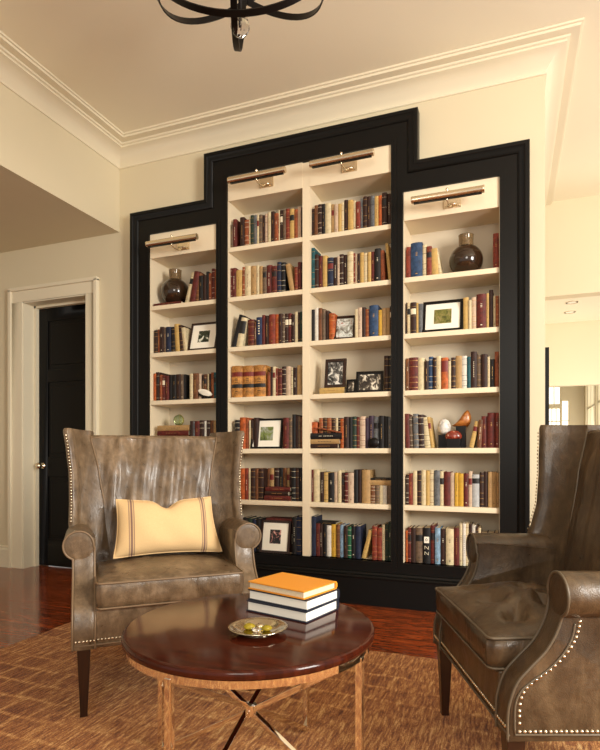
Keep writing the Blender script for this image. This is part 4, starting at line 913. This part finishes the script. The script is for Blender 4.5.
    MB().tube([(x, y, ztop(max(-cw, min(cw, x)), max(y0, min(y1, y)))-.004) for x, y in o_], .0045, 6, closed=True).build('cushion_welt', pipe, cu, smooth=True)
    MB().tube([(x, y, z0+.004) for x, y in outline(1, .001)], .0040, 6, closed=True).build('cushion_welt', pipe, cu, smooth=True)
    # legs
    for sx in (-1, 1):
        a = .345*sx; m = MB()
        m.loft([[(a+p*r, -.272+q*r, z) for p, q in ((-1, -1), (1, -1), (1, 1), (-1, 1))] for z, r in ((0, .015), (.012, .0138), (Z0, .0255))]); m.build('leg', LEGWOOD, root, bevel=.002)
        m = MB()
        m.loft([[(a-.01*sx+p*r, yy+q*r, z) for p, q in ((-1, -1), (1, -1), (1, 1), (-1, 1))] for z, r, yy in ((0, .015, .305), (.12, .019, .275), (Z0, .024, .262))]); m.build('leg', LEGWOOD, root, bevel=.002)
    return root
CHL = (-1.514, 2.190, RZ); CHR = (.133, 2.06, RZ)
armchair('wing_armchair', CHL, math.radians(42.0), 'taupe leather wing armchair with striped pillow, left of the coffee table', LEA, PIPE1, .0085, False, 3)
armchair('wing_armchair', CHR, math.radians(-68.5), 'olive brown leather wing armchair with tufted seat at right edge', LEA2, PIPE2, .0030, True, 8)

# lumbar pillow
def pillow_mat():
    m, N, L, b = base_mat('cream_linen_with_stripes', srgb(222, 190, 140), .85, spec=.2)
    v = tex_coord(N, L); sep = N.new('ShaderNodeSeparateXYZ'); L.new(v, sep.inputs[0])
    ab = N.new('ShaderNodeMath'); ab.operation = 'ABSOLUTE'; L.new(sep.outputs[0], ab.inputs[0])
    stp = [(0, g(0)), (.605, g(0)), (.61, g(.8)), (.622, g(.8)), (.627, g(.25)), (.642, g(.25)), (.647, g(1)), (.672, g(1)), (.677, g(.25)), (.692, g(.25)), (.697, g(.8)), (.709, g(.8)), (.714, g(0))]
    sc = N.new('ShaderNodeMath'); sc.operation = 'MULTIPLY'; sc.inputs[1].default_value = 4.0; L.new(ab.outputs[0], sc.inputs[0])
    f = ramp(N, L, sc.outputs[0], stp)
    n = noise(N, L, tex_coord(N, L, (1, 1, 1)), 300, 3)
    basec = mix(N, L, n, srgb(226, 194, 146), srgb(208, 172, 122))
    L.new(mix(N, L, f, basec, srgb(128, 100, 88)), b.inputs['Base Color'])
    bump(N, L, b, n, .25, .002)
    return m
PM = pillow_mat()
m = MB(); NU, NV = 56, 36; W2, H2 = .235, .135
def pil(u, v, s):
    ax, az = abs(u), abs(v)
    # corners reach out, edges pull in
    x = W2*u*(1-.06*(1-v*v)*0-.055*(1-az**2)*ax**3)
    z = H2*v*(1-.10*(1-ax**2)*az**3)
    if v > 0: z -= .040*math.exp(-((u-.02)/.20)**2)*v**2
    th = .078*((1-ax**2.6)*(1-az**2.4))**.55
    th *= 1-.22*math.exp(-((u-.02)/.22)**2)*max(0, v)
    th += .003*sin(9*u+4*v)*(1-ax**2)*(1-az**2)
    return (x*(1-.06*v)-.006*v, s*th, z)
loops = []
for i in range(NU+1):
    u = sin(PI/2*lerp(-1, 1, i/NU)); lp = []
    for j in range(NV+1): v = sin(PI/2*lerp(-1, 1, j/NV)); lp.append(pil(u, v, -1))
    for j in range(NV-1, 0, -1): v = sin(PI/2*lerp(-1, 1, j/NV)); lp.append(pil(u, v, 1))
    loops.append(lp)
m.loft(loops, cap=False)
pi_ = m.build('lumbar_pillow', PM, smooth=True, weld=1e-6)
tag(pi_, 'cream lumbar pillow with two brown stripe bands on the left armchair', 'pillow')
rim = [pil(u, 1, -1) for u in [lerp(-1, 1, i/30) for i in range(31)]]+[pil(1, v, -1) for v in [lerp(1, -1, i/20) for i in range(1, 20)]]+[pil(u, -1, -1) for u in [lerp(1, -1, i/30) for i in range(31)]]+[pil(-1, v, -1) for v in [lerp(-1, 1, i/20) for i in range(1, 20)]]
MB().tube([(x, 0, z) for x, y, z in rim], .0045, 6, closed=True).build('piping', PM, pi_, smooth=True)
M = Matrix.Translation(CHL) @ Matrix.Rotation(math.radians(42.0), 4, 'Z') @ Matrix.Translation((.022, .035, .700)) @ Matrix.Rotation(.0, 4, 'Z') @ Matrix.Rotation(-.30, 4, 'X')
pi_.matrix_world = M

# ------------------------------------------------------------------ camera
cam = bpy.data.cameras.new('camera'); co = bpy.data.objects.new('camera', cam); C.objects.link(co)
co.location = (0, 0, 1.05); co.rotation_euler = (PI/2, 0, math.radians(20.8))
cam.sensor_fit = 'VERTICAL'; cam.sensor_height = 36; cam.lens = 554/750*36; cam.shift_y = -(375-454)/750
cam.clip_start = .05
bpy.context.scene.camera = co

# ------------------------------------------------------------------ light
def area(name, loc, target, sx, sy, power, col):
    l = bpy.data.lights.new(name, 'AREA'); l.shape = 'RECTANGLE'; l.size = sx; l.size_y = sy; l.energy = power; l.color = col
    o = bpy.data.objects.new(name, l); C.objects.link(o); o.location = loc
    o.rotation_euler = (Vector(target)-Vector(loc)).to_track_quat('-Z', 'Y').to_euler()
    return o
area('window_daylight_right', (3.3, .4, 2.1), (-1.2, 2.6, 1.3), 1.3, 1.7, 280, (1, .95, .86))
area('window_daylight_behind', (.6, -2.7, 2.6), (-1.2, 3.4, 1.0), 1.6, 1.4, 70, (1, .94, .83))
area('far_room_daylight', (2.6, 4.9, 2.2), (.4, 6.2, 3.0), 1.6, 1.6, 36, (1, .94, .82))
area('far_ceiling_bounce_fill', (.95, 7.0, .9), (.7, 7.1, 2.6), .9, .9, 16, (1, .94, .83))  # added upward fill, stands in for light bounced onto the far ceiling
area('far_room_daylight_3', (.9, 9.0, 1.2), (.7, 9.9, 1.6), .6, .6, 3, (1, .94, .86))
w = bpy.data.worlds.new('world'); bpy.context.scene.world = w; w.use_nodes = True
w.node_tree.nodes['Background'].inputs[0].default_value = (1, .95, .87, 1); w.node_tree.nodes['Background'].inputs[1].default_value = .64
sc = bpy.context.scene
sc.view_settings.view_transform = 'Standard'; sc.view_settings.look = 'None'; sc.view_settings.exposure = .08; sc.view_settings.gamma = 1
